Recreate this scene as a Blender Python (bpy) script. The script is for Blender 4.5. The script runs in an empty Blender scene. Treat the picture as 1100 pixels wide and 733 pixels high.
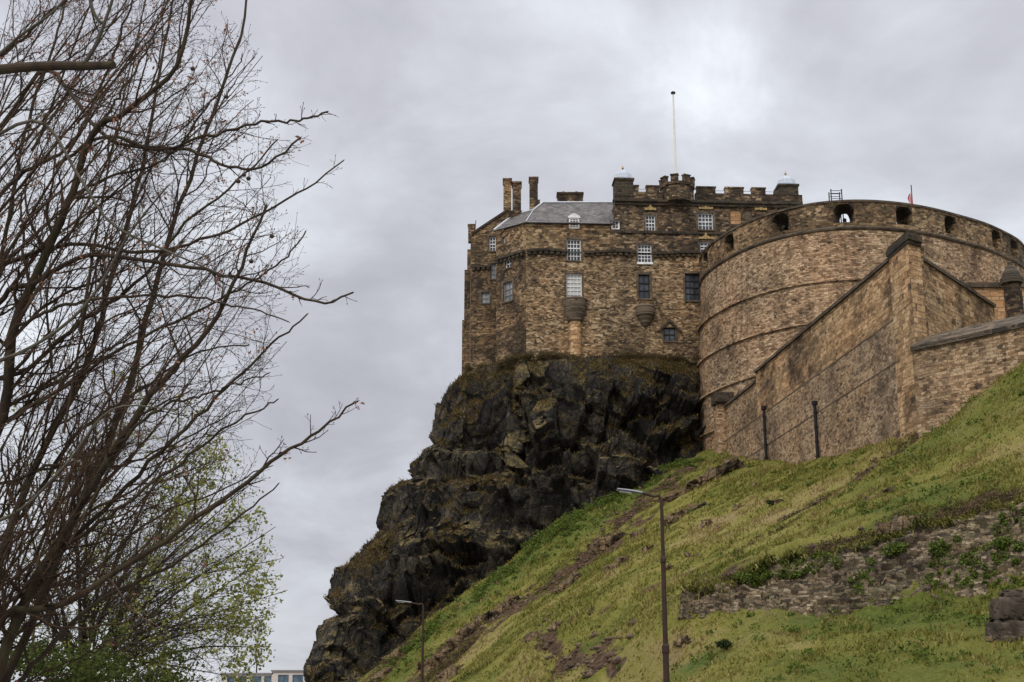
import bpy, math, random
import numpy as np
from mathutils import Vector

random.seed(7)
RNG = np.random.default_rng(11)
SC = bpy.context.scene
COL = SC.collection
R = math.radians

# ------------------------------------------------------------------ camera, sky, sun, exposure
F = 1511.0                       # focal length in pixels of the 1100 px wide photograph
PITCH = R(15.0)
EYE = np.array([0.0, 0.0, 1.7])
cam_data = bpy.data.cameras.new('camera')
cam_data.sensor_width = 36.0
cam_data.lens = 36.0 * F / 1100.0
cam_data.clip_start = 0.1
cam_data.clip_end = 6000.0
cam = bpy.data.objects.new('camera', cam_data)
COL.objects.link(cam)
cam.location = EYE
cam.rotation_euler = (math.pi / 2 + PITCH, 0, 0)
SC.camera = cam

SUN_EL, SUN_AZ = R(42), R(205)   # azimuth clockwise from +Y: behind the camera, a little to the left
world = bpy.data.worlds.new('World')
SC.world = world
world.use_nodes = True
wn, wl = world.node_tree.nodes, world.node_tree.links
for n in list(wn):
    wn.remove(n)
w_out = wn.new('ShaderNodeOutputWorld')
w_bg = wn.new('ShaderNodeBackground')
w_sky = wn.new('ShaderNodeTexSky')
w_sky.sky_type = 'NISHITA'
w_sky.sun_disc = False
w_sky.sun_elevation = SUN_EL
w_sky.sun_rotation = SUN_AZ
w_bg.inputs['Strength'].default_value = 0.08
wl.new(w_sky.outputs['Color'], w_bg.inputs['Color'])
# the cloud deck that covers almost all of it
w_tc = wn.new('ShaderNodeTexCoord')
w_sep = wn.new('ShaderNodeSeparateXYZ')
wl.new(w_tc.outputs['Generated'], w_sep.inputs[0])


def wmath(op, a, b=None, c=None):
    m = wn.new('ShaderNodeMath')
    m.operation = op
    for i, v in enumerate((a, b, c)):
        if v is None:
            continue
        if isinstance(v, (int, float)):
            m.inputs[i].default_value = v
        else:
            wl.new(v, m.inputs[i])
    return m.outputs[0]


zz = wmath('MAXIMUM', w_sep.outputs['Z'], 0.0)
den = wmath('ADD', zz, 0.42)
cx = wmath('DIVIDE', w_sep.outputs['X'], den)
cy = wmath('DIVIDE', w_sep.outputs['Y'], den)
w_cmb = wn.new('ShaderNodeCombineXYZ')
wl.new(cx, w_cmb.inputs[0])
wl.new(cy, w_cmb.inputs[1])


def wnoise(scale, detail, off, dist=0.0, rough=0.55):
    mp = wn.new('ShaderNodeMapping')
    mp.inputs['Location'].default_value = off
    wl.new(w_cmb.outputs[0], mp.inputs[0])
    t = wn.new('ShaderNodeTexNoise')
    t.inputs['Scale'].default_value = scale
    t.inputs['Detail'].default_value = detail
    t.inputs['Roughness'].default_value = rough
    t.inputs['Distortion'].default_value = dist
    wl.new(mp.outputs[0], t.inputs['Vector'])
    return t.outputs['Fac']


n1 = wnoise(1.5, 5, (7.4, 2.9, 0), 0.2)
n2 = wnoise(4.4, 7, (0.4, 6.2, 0), 0.3, 0.6)
mixn = wmath('ADD', wmath('ADD', wmath('MULTIPLY', n1, 0.6), wmath('MULTIPLY', n2, 0.4)), wmath('MULTIPLY', wmath('MAXIMUM', wmath('SUBTRACT', 0.30, zz), 0.0), 0.26))
w_ramp = wn.new('ShaderNodeValToRGB')
cr = w_ramp.color_ramp
cr.elements[0].position = 0.36
cr.elements[0].color = (0.37, 0.375, 0.42, 1)
cr.elements[1].position = 0.68
cr.elements[1].color = (0.88, 0.92, 0.97, 1)
e = cr.elements.new(0.47)
e.color = (0.475, 0.48, 0.53, 1)
e = cr.elements.new(0.56)
e.color = (0.60, 0.62, 0.67, 1)
wl.new(mixn, w_ramp.inputs['Fac'])
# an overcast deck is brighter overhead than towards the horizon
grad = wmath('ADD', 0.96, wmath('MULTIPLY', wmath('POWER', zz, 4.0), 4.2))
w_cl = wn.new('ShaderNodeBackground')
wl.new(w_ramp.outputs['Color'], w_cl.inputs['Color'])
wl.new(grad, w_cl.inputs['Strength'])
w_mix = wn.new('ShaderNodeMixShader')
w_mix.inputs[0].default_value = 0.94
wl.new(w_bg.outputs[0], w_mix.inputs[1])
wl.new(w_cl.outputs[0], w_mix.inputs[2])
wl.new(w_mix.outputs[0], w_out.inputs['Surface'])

sun_data = bpy.data.lights.new('sun', 'SUN')
sun_data.energy = 1.5
sun_data.angle = R(14)
sun_data.color = (1.0, 0.94, 0.84)
sun = bpy.data.objects.new('sun', sun_data)
COL.objects.link(sun)
sd = Vector((math.sin(SUN_AZ) * math.cos(SUN_EL), math.cos(SUN_AZ) * math.cos(SUN_EL), math.sin(SUN_EL)))
sun.rotation_euler = sd.to_track_quat('Z', 'Y').to_euler()
sun.location = (0, -20, 60)

SC.view_settings.view_transform = 'Standard'
SC.view_settings.look = 'None'
SC.view_settings.exposure = 0.22
SC.view_settings.gamma = 1.0


# ------------------------------------------------------------------ measuring helpers
def ray(px, py):
    u, v = (px - 550) / F, (366.5 - py) / F
    return np.array([u, math.cos(PITCH) - v * math.sin(PITCH), math.sin(PITCH) + v * math.cos(PITCH)])


def P(px, py, Y):
    d = ray(px, py)
    return EYE + d * (Y / d[1])


def on_plane(px, py, A, B):
    """Where the sight line meets the vertical plane through plan points A, B: (distance along AB, z)."""
    A, B = np.array(A[:2], float), np.array(B[:2], float)
    d = ray(px, py)
    t = (B - A) / np.linalg.norm(B - A)
    n = np.array([-t[1], t[0]])
    k = np.dot(A - EYE[:2], n) / np.dot(d[:2], n)
    h = EYE + d * k
    return float(np.dot(h[:2] - A, t)), float(h[2])


# ------------------------------------------------------------------ noise on arrays of points
def _hash(ix, iy, iz, seed=0):
    h = (ix.astype(np.int64) * 374761393 + iy.astype(np.int64) * 668265263 + iz.astype(np.int64) * 2147483647 + seed * 974711) & 0xffffffff
    h = ((h ^ (h >> 13)) * 1274126177) & 0xffffffff
    h = ((h ^ (h >> 16)) * 2246822519) & 0xffffffff
    return ((h ^ (h >> 15)) & 0xffffff) / float(0xffffff)


def vnoise(p, seed=0):
    i = np.floor(p)
    f = p - i
    f = f * f * (3 - 2 * f)
    i = i.astype(np.int64)
    r = 0
    for dx in (0, 1):
        for dy in (0, 1):
            for dz in (0, 1):
                w = (f[:, 0] if dx else 1 - f[:, 0]) * (f[:, 1] if dy else 1 - f[:, 1]) * (f[:, 2] if dz else 1 - f[:, 2])
                r = r + w * _hash(i[:, 0] + dx, i[:, 1] + dy, i[:, 2] + dz, seed)
    return r * 2 - 1


def fbm(p, octaves=4, seed=0, gain=0.5):
    r, a, s = 0, 1.0, 1.0
    for o in range(octaves):
        r = r + a * vnoise(p * s + 17.3 * o, seed + o)
        a *= gain
        s *= 2.03
    return r


def facets(p, seed=0, tilt=0.6):
    """Broken-rock displacement: every cell of a random cell pattern is its own tilted plane."""
    i = np.floor(p).astype(np.int64)
    best = np.full(len(p), 1e9)
    out = np.zeros(len(p))
    for dx in (-1, 0, 1):
        for dy in (-1, 0, 1):
            for dz in (-1, 0, 1):
                c = i + np.array([dx, dy, dz])
                h = [_hash(c[:, 0], c[:, 1], c[:, 2], seed + k) for k in range(7)]
                q = np.stack([c[:, 0] + h[0], c[:, 1] + h[1], c[:, 2] + h[2]], 1)
                d = p - q
                dd = (d * d).sum(1)
                val = (h[3] * 2 - 1) + tilt * (d[:, 0] * (h[4] * 2 - 1) + d[:, 1] * (h[5] * 2 - 1) + d[:, 2] * (h[6] * 2 - 1)) * 2
                m = dd < best
                best = np.where(m, dd, best)
                out = np.where(m, val, out)
    return out


# ------------------------------------------------------------------ materials
def new_mat(name):
    m = bpy.data.materials.new(name)
    m.use_nodes = True
    nt = m.node_tree
    b = nt.nodes['Principled BSDF']
    b.inputs['Roughness'].default_value = 0.9
    b.inputs['Specular IOR Level'].default_value = 0.25
    return m, nt, b


class NT:
    """Short node-building helper."""
    def __init__(s, nt):
        s.nt, s.n, s.l = nt, nt.nodes, nt.links

    def put(s, sock, v):
        if isinstance(v, bpy.types.NodeSocket):
            s.l.new(v, sock)
        elif v is not None:
            if hasattr(sock.default_value, '__len__') and not isinstance(v, (tuple, list)):
                v = (v,) * len(sock.default_value)
            if hasattr(sock.default_value, '__len__') and len(sock.default_value) == 4 and len(v) == 3:
                v = tuple(v) + (1,)
            sock.default_value = v

    def math(s, op, a, b=None, c=None):
        m = s.n.new('ShaderNodeMath')
        m.operation = op
        for i, v in enumerate((a, b, c)):
            s.put(m.inputs[i], v)
        return m.outputs[0]

    def mix(s, fac, a, b, blend='MIX'):
        m = s.n.new('ShaderNodeMix')
        m.data_type = 'RGBA'
        m.blend_type = blend
        s.put(m.inputs[0], fac)
        s.put(m.inputs[6], a)
        s.put(m.inputs[7], b)
        return m.outputs[2]

    def coord(s, which='Object'):
        return s.n.new('ShaderNodeTexCoord').outputs[which]

    def map(s, vec, scale=(1, 1, 1), loc=(0, 0, 0), rot=(0, 0, 0)):
        m = s.n.new('ShaderNodeMapping')
        m.inputs['Scale'].default_value = scale
        m.inputs['Location'].default_value = loc
        m.inputs['Rotation'].default_value = rot
        s.l.new(vec, m.inputs[0])
        return m.outputs[0]

    def noise(s, vec, scale, detail=4, rough=0.55, dist=0.0, out='Fac'):
        t = s.n.new('ShaderNodeTexNoise')
        s.l.new(vec, t.inputs['Vector'])
        t.inputs['Scale'].default_value = scale
        t.inputs['Detail'].default_value = detail
        t.inputs['Roughness'].default_value = rough
        t.inputs['Distortion'].default_value = dist
        return t.outputs[out]

    def ramp(s, fac, stops, interp='LINEAR'):
        r = s.n.new('ShaderNodeValToRGB')
        r.color_ramp.interpolation = interp
        el = r.color_ramp.elements
        while len(el) < len(stops):
            el.new(0.5)
        for e_, (p_, c_) in zip(el, stops):
            e_.position = p_
            e_.color = (c_, c_, c_, 1) if isinstance(c_, (int, float)) else tuple(c_) + (1,)
        s.l.new(fac, r.inputs[0])
        return r.outputs[0]

    def attr(s, name):
        a = s.n.new('ShaderNodeAttribute')
        a.attribute_name = name
        return a.outputs['Fac']

    def bump(s, height, strength, dist, bsdf):
        b = s.n.new('ShaderNodeBump')
        b.inputs['Strength'].default_value = strength
        b.inputs['Distance'].default_value = dist
        s.l.new(height, b.inputs['Height'])
        s.l.new(b.outputs[0], bsdf.inputs['Normal'])


def plain(name, col, rough=0.7, metal=0.0, var=0.25, scale=3.0):
    m, nt, b = new_mat(name)
    t = NT(nt)
    v = t.noise(t.coord(), scale, 5)
    k = t.ramp(v, [(0.3, 1 - var), (0.7, 1 + var * 0.6)])
    t.put(b.inputs['Base Color'], t.mix(1.0, col, k, 'MULTIPLY'))
    b.inputs['Roughness'].default_value = rough
    b.inputs['Metallic'].default_value = metal
    return m


def stone(name, palette, bw=0.6, bh=0.3, soot=0.5, soot_col=(0.035, 0.029, 0.023), warp=0.12, streak=0.0, moss=0.0,
          mortar=(0.16, 0.125, 0.09), band=0.0, lo=0.42, seed=0.0, tint=None):
    """Coursed rubble: every stone its own tone, sooty blotches, rain streaks, a rough surface. UV in metres."""
    m, nt, b = new_mat(name)
    t = NT(nt)
    uv = t.map(t.coord('UV'), loc=(seed, seed * 1.7, 0))
    wob = t.noise(uv, 1.6, 3, out='Color')
    sub = t.n.new('ShaderNodeVectorMath')
    sub.operation = 'MULTIPLY_ADD'
    t.l.new(wob, sub.inputs[0])
    sub.inputs[1].default_value = (warp * 2, warp * 1.3, 0)
    t.l.new(uv, sub.inputs[2])
    def bricks(w_, h_, off):
        q = t.n.new('ShaderNodeTexBrick')
        t.l.new(t.map(sub.outputs[0], loc=off), q.inputs['Vector'])
        q.inputs['Color1'].default_value = (0, 0, 0, 1)
        q.inputs['Color2'].default_value = (1, 1, 1, 1)
        q.inputs['Mortar'].default_value = (0.5, 0.5, 0.5, 1)
        q.inputs['Scale'].default_value = 1.0
        q.inputs['Mortar Size'].default_value = min(0.025, h_ * 0.07)
        q.inputs['Mortar Smooth'].default_value = 0.4
        q.inputs['Brick Width'].default_value = w_
        q.inputs['Row Height'].default_value = h_
        return q.outputs['Color'], q.outputs['Fac']
    c1, f1 = bricks(bw, bh, (0, 0, 0))
    c2, f2 = bricks(bw * 0.62, bh * 0.71, (3.3, 1.1, 0))
    pick = t.ramp(t.noise(t.map(uv, scale=(1, 2.2, 1), loc=(7, 2, 0)), 0.9, 3), [(0.46, 0.0), (0.54, 1.0)])
    br_c, br_f = t.mix(pick, c1, c2), t.mix(pick, f1, f2)
    # clumps of like-toned stones, on top of the tone of each stone
    clump = t.noise(t.map(uv, scale=(1, 1.6, 1)), 0.85, 7, 0.78)
    tone = t.math('ADD', t.math('MULTIPLY', br_c, 0.60), t.math('MULTIPLY', clump, 0.98))
    tone = t.math('SUBTRACT', tone, 0.29)
    n = len(palette)
    col = t.ramp(tone, [(0.12 + 0.76 * i / (n - 1), c) for i, c in enumerate(palette)])
    fine = t.noise(uv, 7.0, 5, 0.7)
    col = t.mix(1.0, col, t.ramp(fine, [(0.25, 0.72), (0.75, 1.22)]), 'MULTIPLY')
    hue = t.noise(uv, 0.16, 3)
    col = t.mix(t.ramp(hue, [(0.4, 0.0), (0.65, 0.6)]), col, t.mix(1.0, col, tint or (1.12, 0.93, 0.80), 'MULTIPLY'))
    col = t.mix(t.math('MULTIPLY', br_f, 0.75), col, mortar)
    if soot:
        s1 = t.noise(t.map(uv, scale=(0.5, 0.8, 1)), 0.5, 7, 0.68, 0.4)
        s2 = t.noise(t.map(uv, scale=(1.0, 1.7, 1)), 1.5, 5, 0.7)
        s0 = t.noise(t.map(uv, scale=(1.0, 0.55, 1), loc=(3, 8, 0)), 0.17, 4, 0.6, 0.5)
        k = t.math('ADD', t.math('MULTIPLY', s0, 0.42), t.math('ADD', t.math('MULTIPLY', s1, 0.36), t.math('MULTIPLY', s2, 0.22)))
        k = t.ramp(k, [(lo - 0.01, 0.0), (lo + 0.10, 1.0)])
        col = t.mix(t.math('MULTIPLY', k, soot), col, t.mix(0.25, t.mix(1.0, col, (0.17, 0.155, 0.145), 'MULTIPLY'), soot_col))
        # lost stones and putlog holes
        hole = t.noise(t.map(uv, scale=(1.0, 1.25, 1), loc=(2, 5, 0)), 1.25, 2, 0.5)
        col = t.mix(t.math('MULTIPLY', t.ramp(hole, [(0.675, 0.0), (0.70, 1.0)]), 0.8), col, (0.022, 0.018, 0.014))
    if streak:
        s = t.noise(t.map(uv, scale=(1.2, 0.11, 1)), 1.0, 5, 0.7)
        col = t.mix(t.math('MULTIPLY', t.ramp(s, [(0.5, 0.0), (0.66, 1.0)]), streak), col, soot_col)
    if band:
        s = t.noise(t.map(uv, scale=(0.06, 0.6, 1)), 1.0, 5, 0.7, 0.3)
        col = t.mix(t.math('MULTIPLY', t.ramp(s, [(0.48, 0.0), (0.62, 1.0)]), band), col, soot_col)
    if moss:
        s = t.noise(t.map(uv, scale=(0.7, 0.7, 1)), 0.9, 6, 0.7)
        col = t.mix(t.math('MULTIPLY', t.ramp(s, [(0.5, 0.0), (0.68, 1.0)]), moss), col, (0.055, 0.06, 0.022))
    t.put(b.inputs['Base Color'], col)
    h = t.math('SUBTRACT', t.math('ADD', t.math('MULTIPLY', fine, 0.5), t.math('MULTIPLY', br_c, 0.5)), t.math('MULTIPLY', br_f, 1.0))
    t.bump(h, 0.9, 0.09, b)
    return m


BROWN = [(0.025, 0.019, 0.014), (0.09, 0.062, 0.036), (0.209, 0.14, 0.073), (0.345, 0.235, 0.127), (0.475, 0.359, 0.22), (0.588, 0.475, 0.333)]
PINKISH = [(0.07, 0.046, 0.028), (0.209, 0.138, 0.078), (0.367, 0.248, 0.145), (0.494, 0.353, 0.217), (0.639, 0.503, 0.333)]
ORANGE = [(0.113, 0.07, 0.036), (0.294, 0.181, 0.088), (0.452, 0.288, 0.141), (0.542, 0.367, 0.198), (0.62, 0.452, 0.282)]
SOOTY = [(0.016, 0.013, 0.010), (0.042, 0.032, 0.021), (0.095, 0.068, 0.040), (0.22, 0.155, 0.090), (0.46, 0.36, 0.24)]
RUBBLE = [(0.016, 0.011, 0.007), (0.052, 0.037, 0.022), (0.120, 0.088, 0.052), (0.205, 0.155, 0.095), (0.34, 0.275, 0.185)]
DARKST = [(0.016, 0.014, 0.011), (0.034, 0.028, 0.021), (0.060, 0.047, 0.033), (0.10, 0.078, 0.052)]

M = {}
M['palace'] = stone('palace_rubble', BROWN, 0.42, 0.18, soot=0.9, lo=0.49, warp=0.2, streak=0.18, moss=0.12)
M['palace_upper'] = stone('palace_upper_stone', SOOTY, 0.58, 0.27, soot=0.85, lo=0.465, seed=4.0)
M['palace_dark'] = stone('palace_side_stone', BROWN[:5], 0.40, 0.18, soot=0.9, lo=0.455, seed=9.0, streak=0.4)
M['dressed'] = stone('dressed_stone', [(0.06, 0.047, 0.034), (0.13, 0.10, 0.07), (0.2, 0.155, 0.105)], 0.8, 0.4, soot=0.6, lo=0.48, warp=0.03)
M['dark_stone'] = stone('weathered_dark_stone', DARKST, 0.8, 0.35, soot=0.5, lo=0.5, warp=0.05, moss=0.3)
M['coping'] = stone('coping_stone', [tuple(min(1, c * 1.7) for c in q) for q in DARKST], 1.1, 0.5, soot=0.3, lo=0.5, warp=0.03, moss=0.15)
M['battery'] = stone('battery_rubble', PINKISH, 0.44, 0.19, soot=0.75, lo=0.515, streak=0.48, warp=0.14, seed=2.0, tint=(1.10, 0.94, 0.86))
M['parapet'] = stone('parapet_rubble', BROWN[:5], 0.5, 0.25, soot=0.75, lo=0.475, moss=0.25, seed=6.0)
M['forewall'] = stone('forewall_rubble', PINKISH[:4] + [(0.42, 0.335, 0.235)], 0.46, 0.20, soot=0.7, lo=0.51, streak=0.35, seed=12.0, band=0.25, warp=0.16, tint=(1.08, 0.97, 0.80))
M['forewall_top'] = stone('forewall_ashlar', ORANGE, 0.75, 0.32, soot=0.95, lo=0.485, warp=0.10, seed=15.0, band=0.35, streak=0.2, mortar=(0.2, 0.14, 0.08))
M['pier'] = stone('pier_ashlar', [(0.07, 0.05, 0.03)] + ORANGE[1:], 0.8, 0.42, soot=0.75, lo=0.50, warp=0.03, seed=21.0, streak=0.35)
M['rubble'] = stone('dry_rubble', RUBBLE, 0.36, 0.14, soot=0.7, lo=0.52, warp=0.2, moss=0.4, mortar=(0.03, 0.026, 0.02), seed=30.0, tint=(1.0, 0.98, 0.90))
M['orange_wall'] = stone('orange_ashlar', [(0.3, 0.17, 0.08), (0.4, 0.24, 0.12), (0.46, 0.3, 0.17)], 0.9, 0.4, soot=0.2, lo=0.6, warp=0.02)
M['white'] = plain('white_paint', (0.66, 0.665, 0.65), 0.6, var=0.2)
M['lead'] = plain('lead_sheet', (0.38, 0.415, 0.465), 0.6, 0.1, var=0.12)
M['flashing'] = plain('lead_flashing', (0.50, 0.52, 0.54), 0.5, 0.1, var=0.15)
M['gold'] = plain('gilding', (0.36, 0.25, 0.10), 0.5, 0.2, var=0.5, scale=6)
M['iron'] = plain('black_iron', (0.014, 0.013, 0.013), 0.6)
M['pipe'] = plain('pipe_iron', (0.012, 0.011, 0.011), 0.7)
M['pole_white'] = plain('flagpole_paint', (0.66, 0.64, 0.58), 0.5, var=0.1)
M['pole_brown'] = plain('lamp_post_paint', (0.042, 0.025, 0.017), 0.85, var=0.3)
M['lamp_metal'] = plain('lamp_grey_metal', (0.20, 0.205, 0.205), 0.5, 0.2, var=0.1)
M['lamp_glass'] = plain('lamp_lens', (0.6, 0.62, 0.62), 0.2, var=0.05)
M['blind'] = plain('window_blind', (0.50, 0.50, 0.47), 0.8, var=0.12)
M['flag_cloth'] = plain('red_flag_cloth', (0.55, 0.10, 0.12), 0.8, var=0.3)
M['gull'] = plain('gull_white', (0.75, 0.75, 0.73), 0.8, var=0.1)
M['concrete'] = plain('pale_concrete', (0.50, 0.45, 0.40), 0.8, var=0.15)
M['tarmac'] = plain('tarmac', (0.05, 0.05, 0.052), 0.9, var=0.2)
M['paving'] = plain('paving', (0.22, 0.21, 0.2), 0.9, var=0.2)
M['kerb'] = plain('kerb_stone', (0.3, 0.29, 0.27), 0.9, var=0.2)
M['roof_felt'] = plain('roof_edge', (0.20, 0.19, 0.185), 0.8)


def glass(name, col, rough=0.08):
    m, nt, b = new_mat(name)
    t = NT(nt)
    v = t.noise(t.coord(), 0.9, 2)
    t.put(b.inputs['Base Color'], t.mix(t.ramp(v, [(0.4, 0.0), (0.6, 1.0)]), tuple(c * 0.6 for c in col), tuple(c * 1.3 for c in col)))
    b.inputs['Roughness'].default_value = rough
    b.inputs['Specular IOR Level'].default_value = 0.6
    return m


M['glass'] = glass('window_glass', (0.055, 0.062, 0.075))
M['glass_pale'] = glass('window_glass_pale', (0.24, 0.25, 0.26))
M['glass_blue'] = glass('office_glass', (0.05, 0.09, 0.13))


def slate_mat():
    m, nt, b = new_mat('roof_slate')
    t = NT(nt)
    uv = t.coord('UV')
    br = t.n.new('ShaderNodeTexBrick')
    t.l.new(uv, br.inputs['Vector'])
    br.inputs['Color1'].default_value = (0, 0, 0, 1)
    br.inputs['Color2'].default_value = (1, 1, 1, 1)
    br.inputs['Mortar'].default_value = (0, 0, 0, 1)
    br.inputs['Scale'].default_value = 1.0
    br.inputs['Brick Width'].default_value = 0.32
    br.inputs['Row Height'].default_value = 0.2
    br.inputs['Mortar Size'].default_value = 0.012
    n = t.noise(uv, 0.8, 6, 0.65)
    k = t.math('ADD', t.math('MULTIPLY', br.outputs['Color'], 0.35), t.math('MULTIPLY', n, 0.9))
    t.put(b.inputs['Base Color'], t.ramp(k, [(0.35, (0.040, 0.037, 0.036)), (0.6, (0.095, 0.086, 0.081)), (0.85, (0.17, 0.15, 0.135))]))
    b.inputs['Roughness'].default_value = 0.75
    t.bump(br.outputs['Fac'], -0.8, 0.05, b)
    return m


M['slate'] = slate_mat()


def rock_mat(name, dark=1.0, grassy=1.0):
    m, nt, b = new_mat(name)
    t = NT(nt)
    c = t.coord()
    n1_ = t.noise(t.map(c, scale=(1, 1, 0.45)), 0.35, 8, 0.68, 0.6)
    n2_ = t.noise(c, 2.6, 8, 0.80)
    k = t.math('ADD', t.math('MULTIPLY', n1_, 0.55), t.math('MULTIPLY', n2_, 0.45))
    d = dark
    col = t.ramp(k, [(0.34, (0.006 * d, 0.0058 * d, 0.0055 * d)), (0.47, (0.017 * d, 0.0152 * d, 0.0125 * d)), (0.57, (0.042 * d, 0.034 * d, 0.024 * d)), (0.70, (0.125 * d, 0.098 * d, 0.066 * d))])
    # lichen and iron-brown stain
    li = t.noise(t.map(c, loc=(5, 3, 1)), 0.55, 6, 0.7)
    col = t.mix(t.math('MULTIPLY', t.ramp(li, [(0.54, 0.0), (0.66, 1.0)]), 0.5), col, t.ramp(n2_, [(0.35, (0.018, 0.013, 0.006)), (0.65, (0.115, 0.078, 0.030))]))
    # joints: every block its own tone, thin black clefts between
    cw_ = t.n.new('ShaderNodeVectorMath')
    cw_.operation = 'MULTIPLY_ADD'
    t.l.new(t.noise(c, 0.9, 3, out='Color'), cw_.inputs[0])
    cw_.inputs[1].default_value = (0.5, 0.5, 0.5)
    t.l.new(c, cw_.inputs[2])
    jh = None
    for sc_, amt in ((0.42, 0.55), (1.3, 0.38)):
        vm = t.map(cw_.outputs[0], scale=(1, 1, 0.5))
        va = t.n.new('ShaderNodeTexVoronoi')
        va.inputs['Scale'].default_value = sc_
        t.l.new(vm, va.inputs['Vector'])
        ve = t.n.new('ShaderNodeTexVoronoi')
        ve.feature = 'DISTANCE_TO_EDGE'
        ve.inputs['Scale'].default_value = sc_
        t.l.new(vm, ve.inputs['Vector'])
        sepc = t.n.new('ShaderNodeSeparateColor')
        t.l.new(va.outputs['Color'], sepc.inputs[0])
        col = t.mix(1.0, col, t.ramp(sepc.outputs[0], [(0.0, 1 - amt), (1.0, 1 + amt * 1.6)]), 'MULTIPLY')
        crk = t.ramp(ve.outputs['Distance'], [(0.0, 1.0), (0.055, 0.0)])
        col = t.mix(t.math('MULTIPLY', crk, 0.7), col, (0.006, 0.0055, 0.005))
        hgt = t.math('SUBTRACT', t.math('MULTIPLY', sepc.outputs[1], 0.9), crk)
        jh = hgt if jh is None else t.math('ADD', jh, t.math('MULTIPLY', hgt, 0.5))
    # white streaks under the gulls' ledges
    st = t.noise(t.map(c, scale=(2.0, 2.0, 0.22), loc=(1.7, 0, 0)), 1.3, 3, 0.6)
    pat = t.noise(t.map(c, loc=(9, 1, 4)), 0.16, 2)
    w = t.math('MULTIPLY', t.ramp(st, [(0.68, 0.0), (0.74, 1.0)]), t.ramp(pat, [(0.52, 0.0), (0.6, 1.0)]))
    col = t.mix(t.math('MULTIPLY', w, 0.55), col, (0.30, 0.30, 0.29))
    # dry grass where the rock is flat enough to hold soil
    g = t.n.new('ShaderNodeNewGeometry')
    sep = t.n.new('ShaderNodeSeparateXYZ')
    t.l.new(g.outputs['True Normal'], sep.inputs[0])
    up = t.math('ADD', sep.outputs['Z'], t.math('MULTIPLY', t.math('SUBTRACT', t.noise(c, 0.8, 6, 0.7), 0.5), 1.1))
    gk = t.math('MULTIPLY', t.ramp(up, [(0.46, 0.0), (0.66, 1.0)]), grassy)
    gcol = t.ramp(t.noise(c, 1.1, 6, 0.7), [(0.32, (0.030, 0.028, 0.009)), (0.5, (0.100, 0.075, 0.026)), (0.66, (0.200, 0.140, 0.060))])
    col = t.mix(gk, col, gcol)
    if name == 'outcrop_rock':
        col = t.mix(1.0, col, (1.12, 0.93, 0.70), 'MULTIPLY')
    t.put(b.inputs['Base Color'], col)
    b.inputs['Roughness'].default_value = 0.85
    t.bump(t.math('ADD', jh, t.noise(c, 7.0, 5, 0.7)), 1.0, 0.16, b)
    return m


M['cliff'] = rock_mat('basalt', 0.8)
M['outcrop'] = rock_mat('outcrop_rock', 4.6, 0.75)


def turf_mat():
    m, nt, b = new_mat('hill_turf')
    t = NT(nt)
    c = t.coord()
    big = t.noise(t.map(c, scale=(1, 1, 1)), 0.10, 5, 0.6, 0.4)
    mid = t.noise(c, 0.42, 7, 0.74)
    fine = t.noise(c, 4.5, 6, 0.75)
    k = t.math('ADD', t.math('MULTIPLY', big, 0.42), t.math('ADD', t.math('MULTIPLY', mid, 0.38), t.math('MULTIPLY', fine, 0.20)))
    col = t.ramp(k, [(0.38, (0.038, 0.047, 0.010)), (0.45, (0.105, 0.109, 0.020)), (0.51, (0.172, 0.158, 0.034)), (0.56, (0.225, 0.188, 0.062)), (0.63, (0.24, 0.175, 0.085))])
    lush = t.math('MULTIPLY', t.attr('lush'), t.ramp(mid, [(0.36, 0.25), (0.58, 1.0)]))
    col = t.mix(lush, col, t.ramp(fine, [(0.3, (0.024, 0.040, 0.008)), (0.65, (0.082, 0.125, 0.020))]))
    soil = t.attr('soil')
    scol = t.ramp(t.noise(c, 2.6, 6, 0.7), [(0.3, (0.018, 0.013, 0.008)), (0.5, (0.075, 0.046, 0.026)), (0.7, (0.19, 0.115, 0.070))])
    sk = t.math('ADD', soil, t.math('MULTIPLY', t.math('SUBTRACT', fine, 0.5), 0.9))
    col = t.mix(t.ramp(sk, [(0.4, 0.0), (0.6, 1.0)]), col, scol)
    t.put(b.inputs['Base Color'], col)
    b.inputs['Roughness'].default_value = 0.95
    b.inputs['Specular IOR Level'].default_value = 0.1
    t.bump(t.math('ADD', fine, t.math('MULTIPLY', mid, 0.6)), 0.9, 0.25, b)
    return m


M['turf'] = turf_mat()


BLADE_STOPS = [(0.36, (0.034, 0.044, 0.009)), (0.44, (0.100, 0.107, 0.019)), (0.52, (0.198, 0.180, 0.040)), (0.58, (0.27, 0.225, 0.075)), (0.66, (0.30, 0.22, 0.110))]


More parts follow.
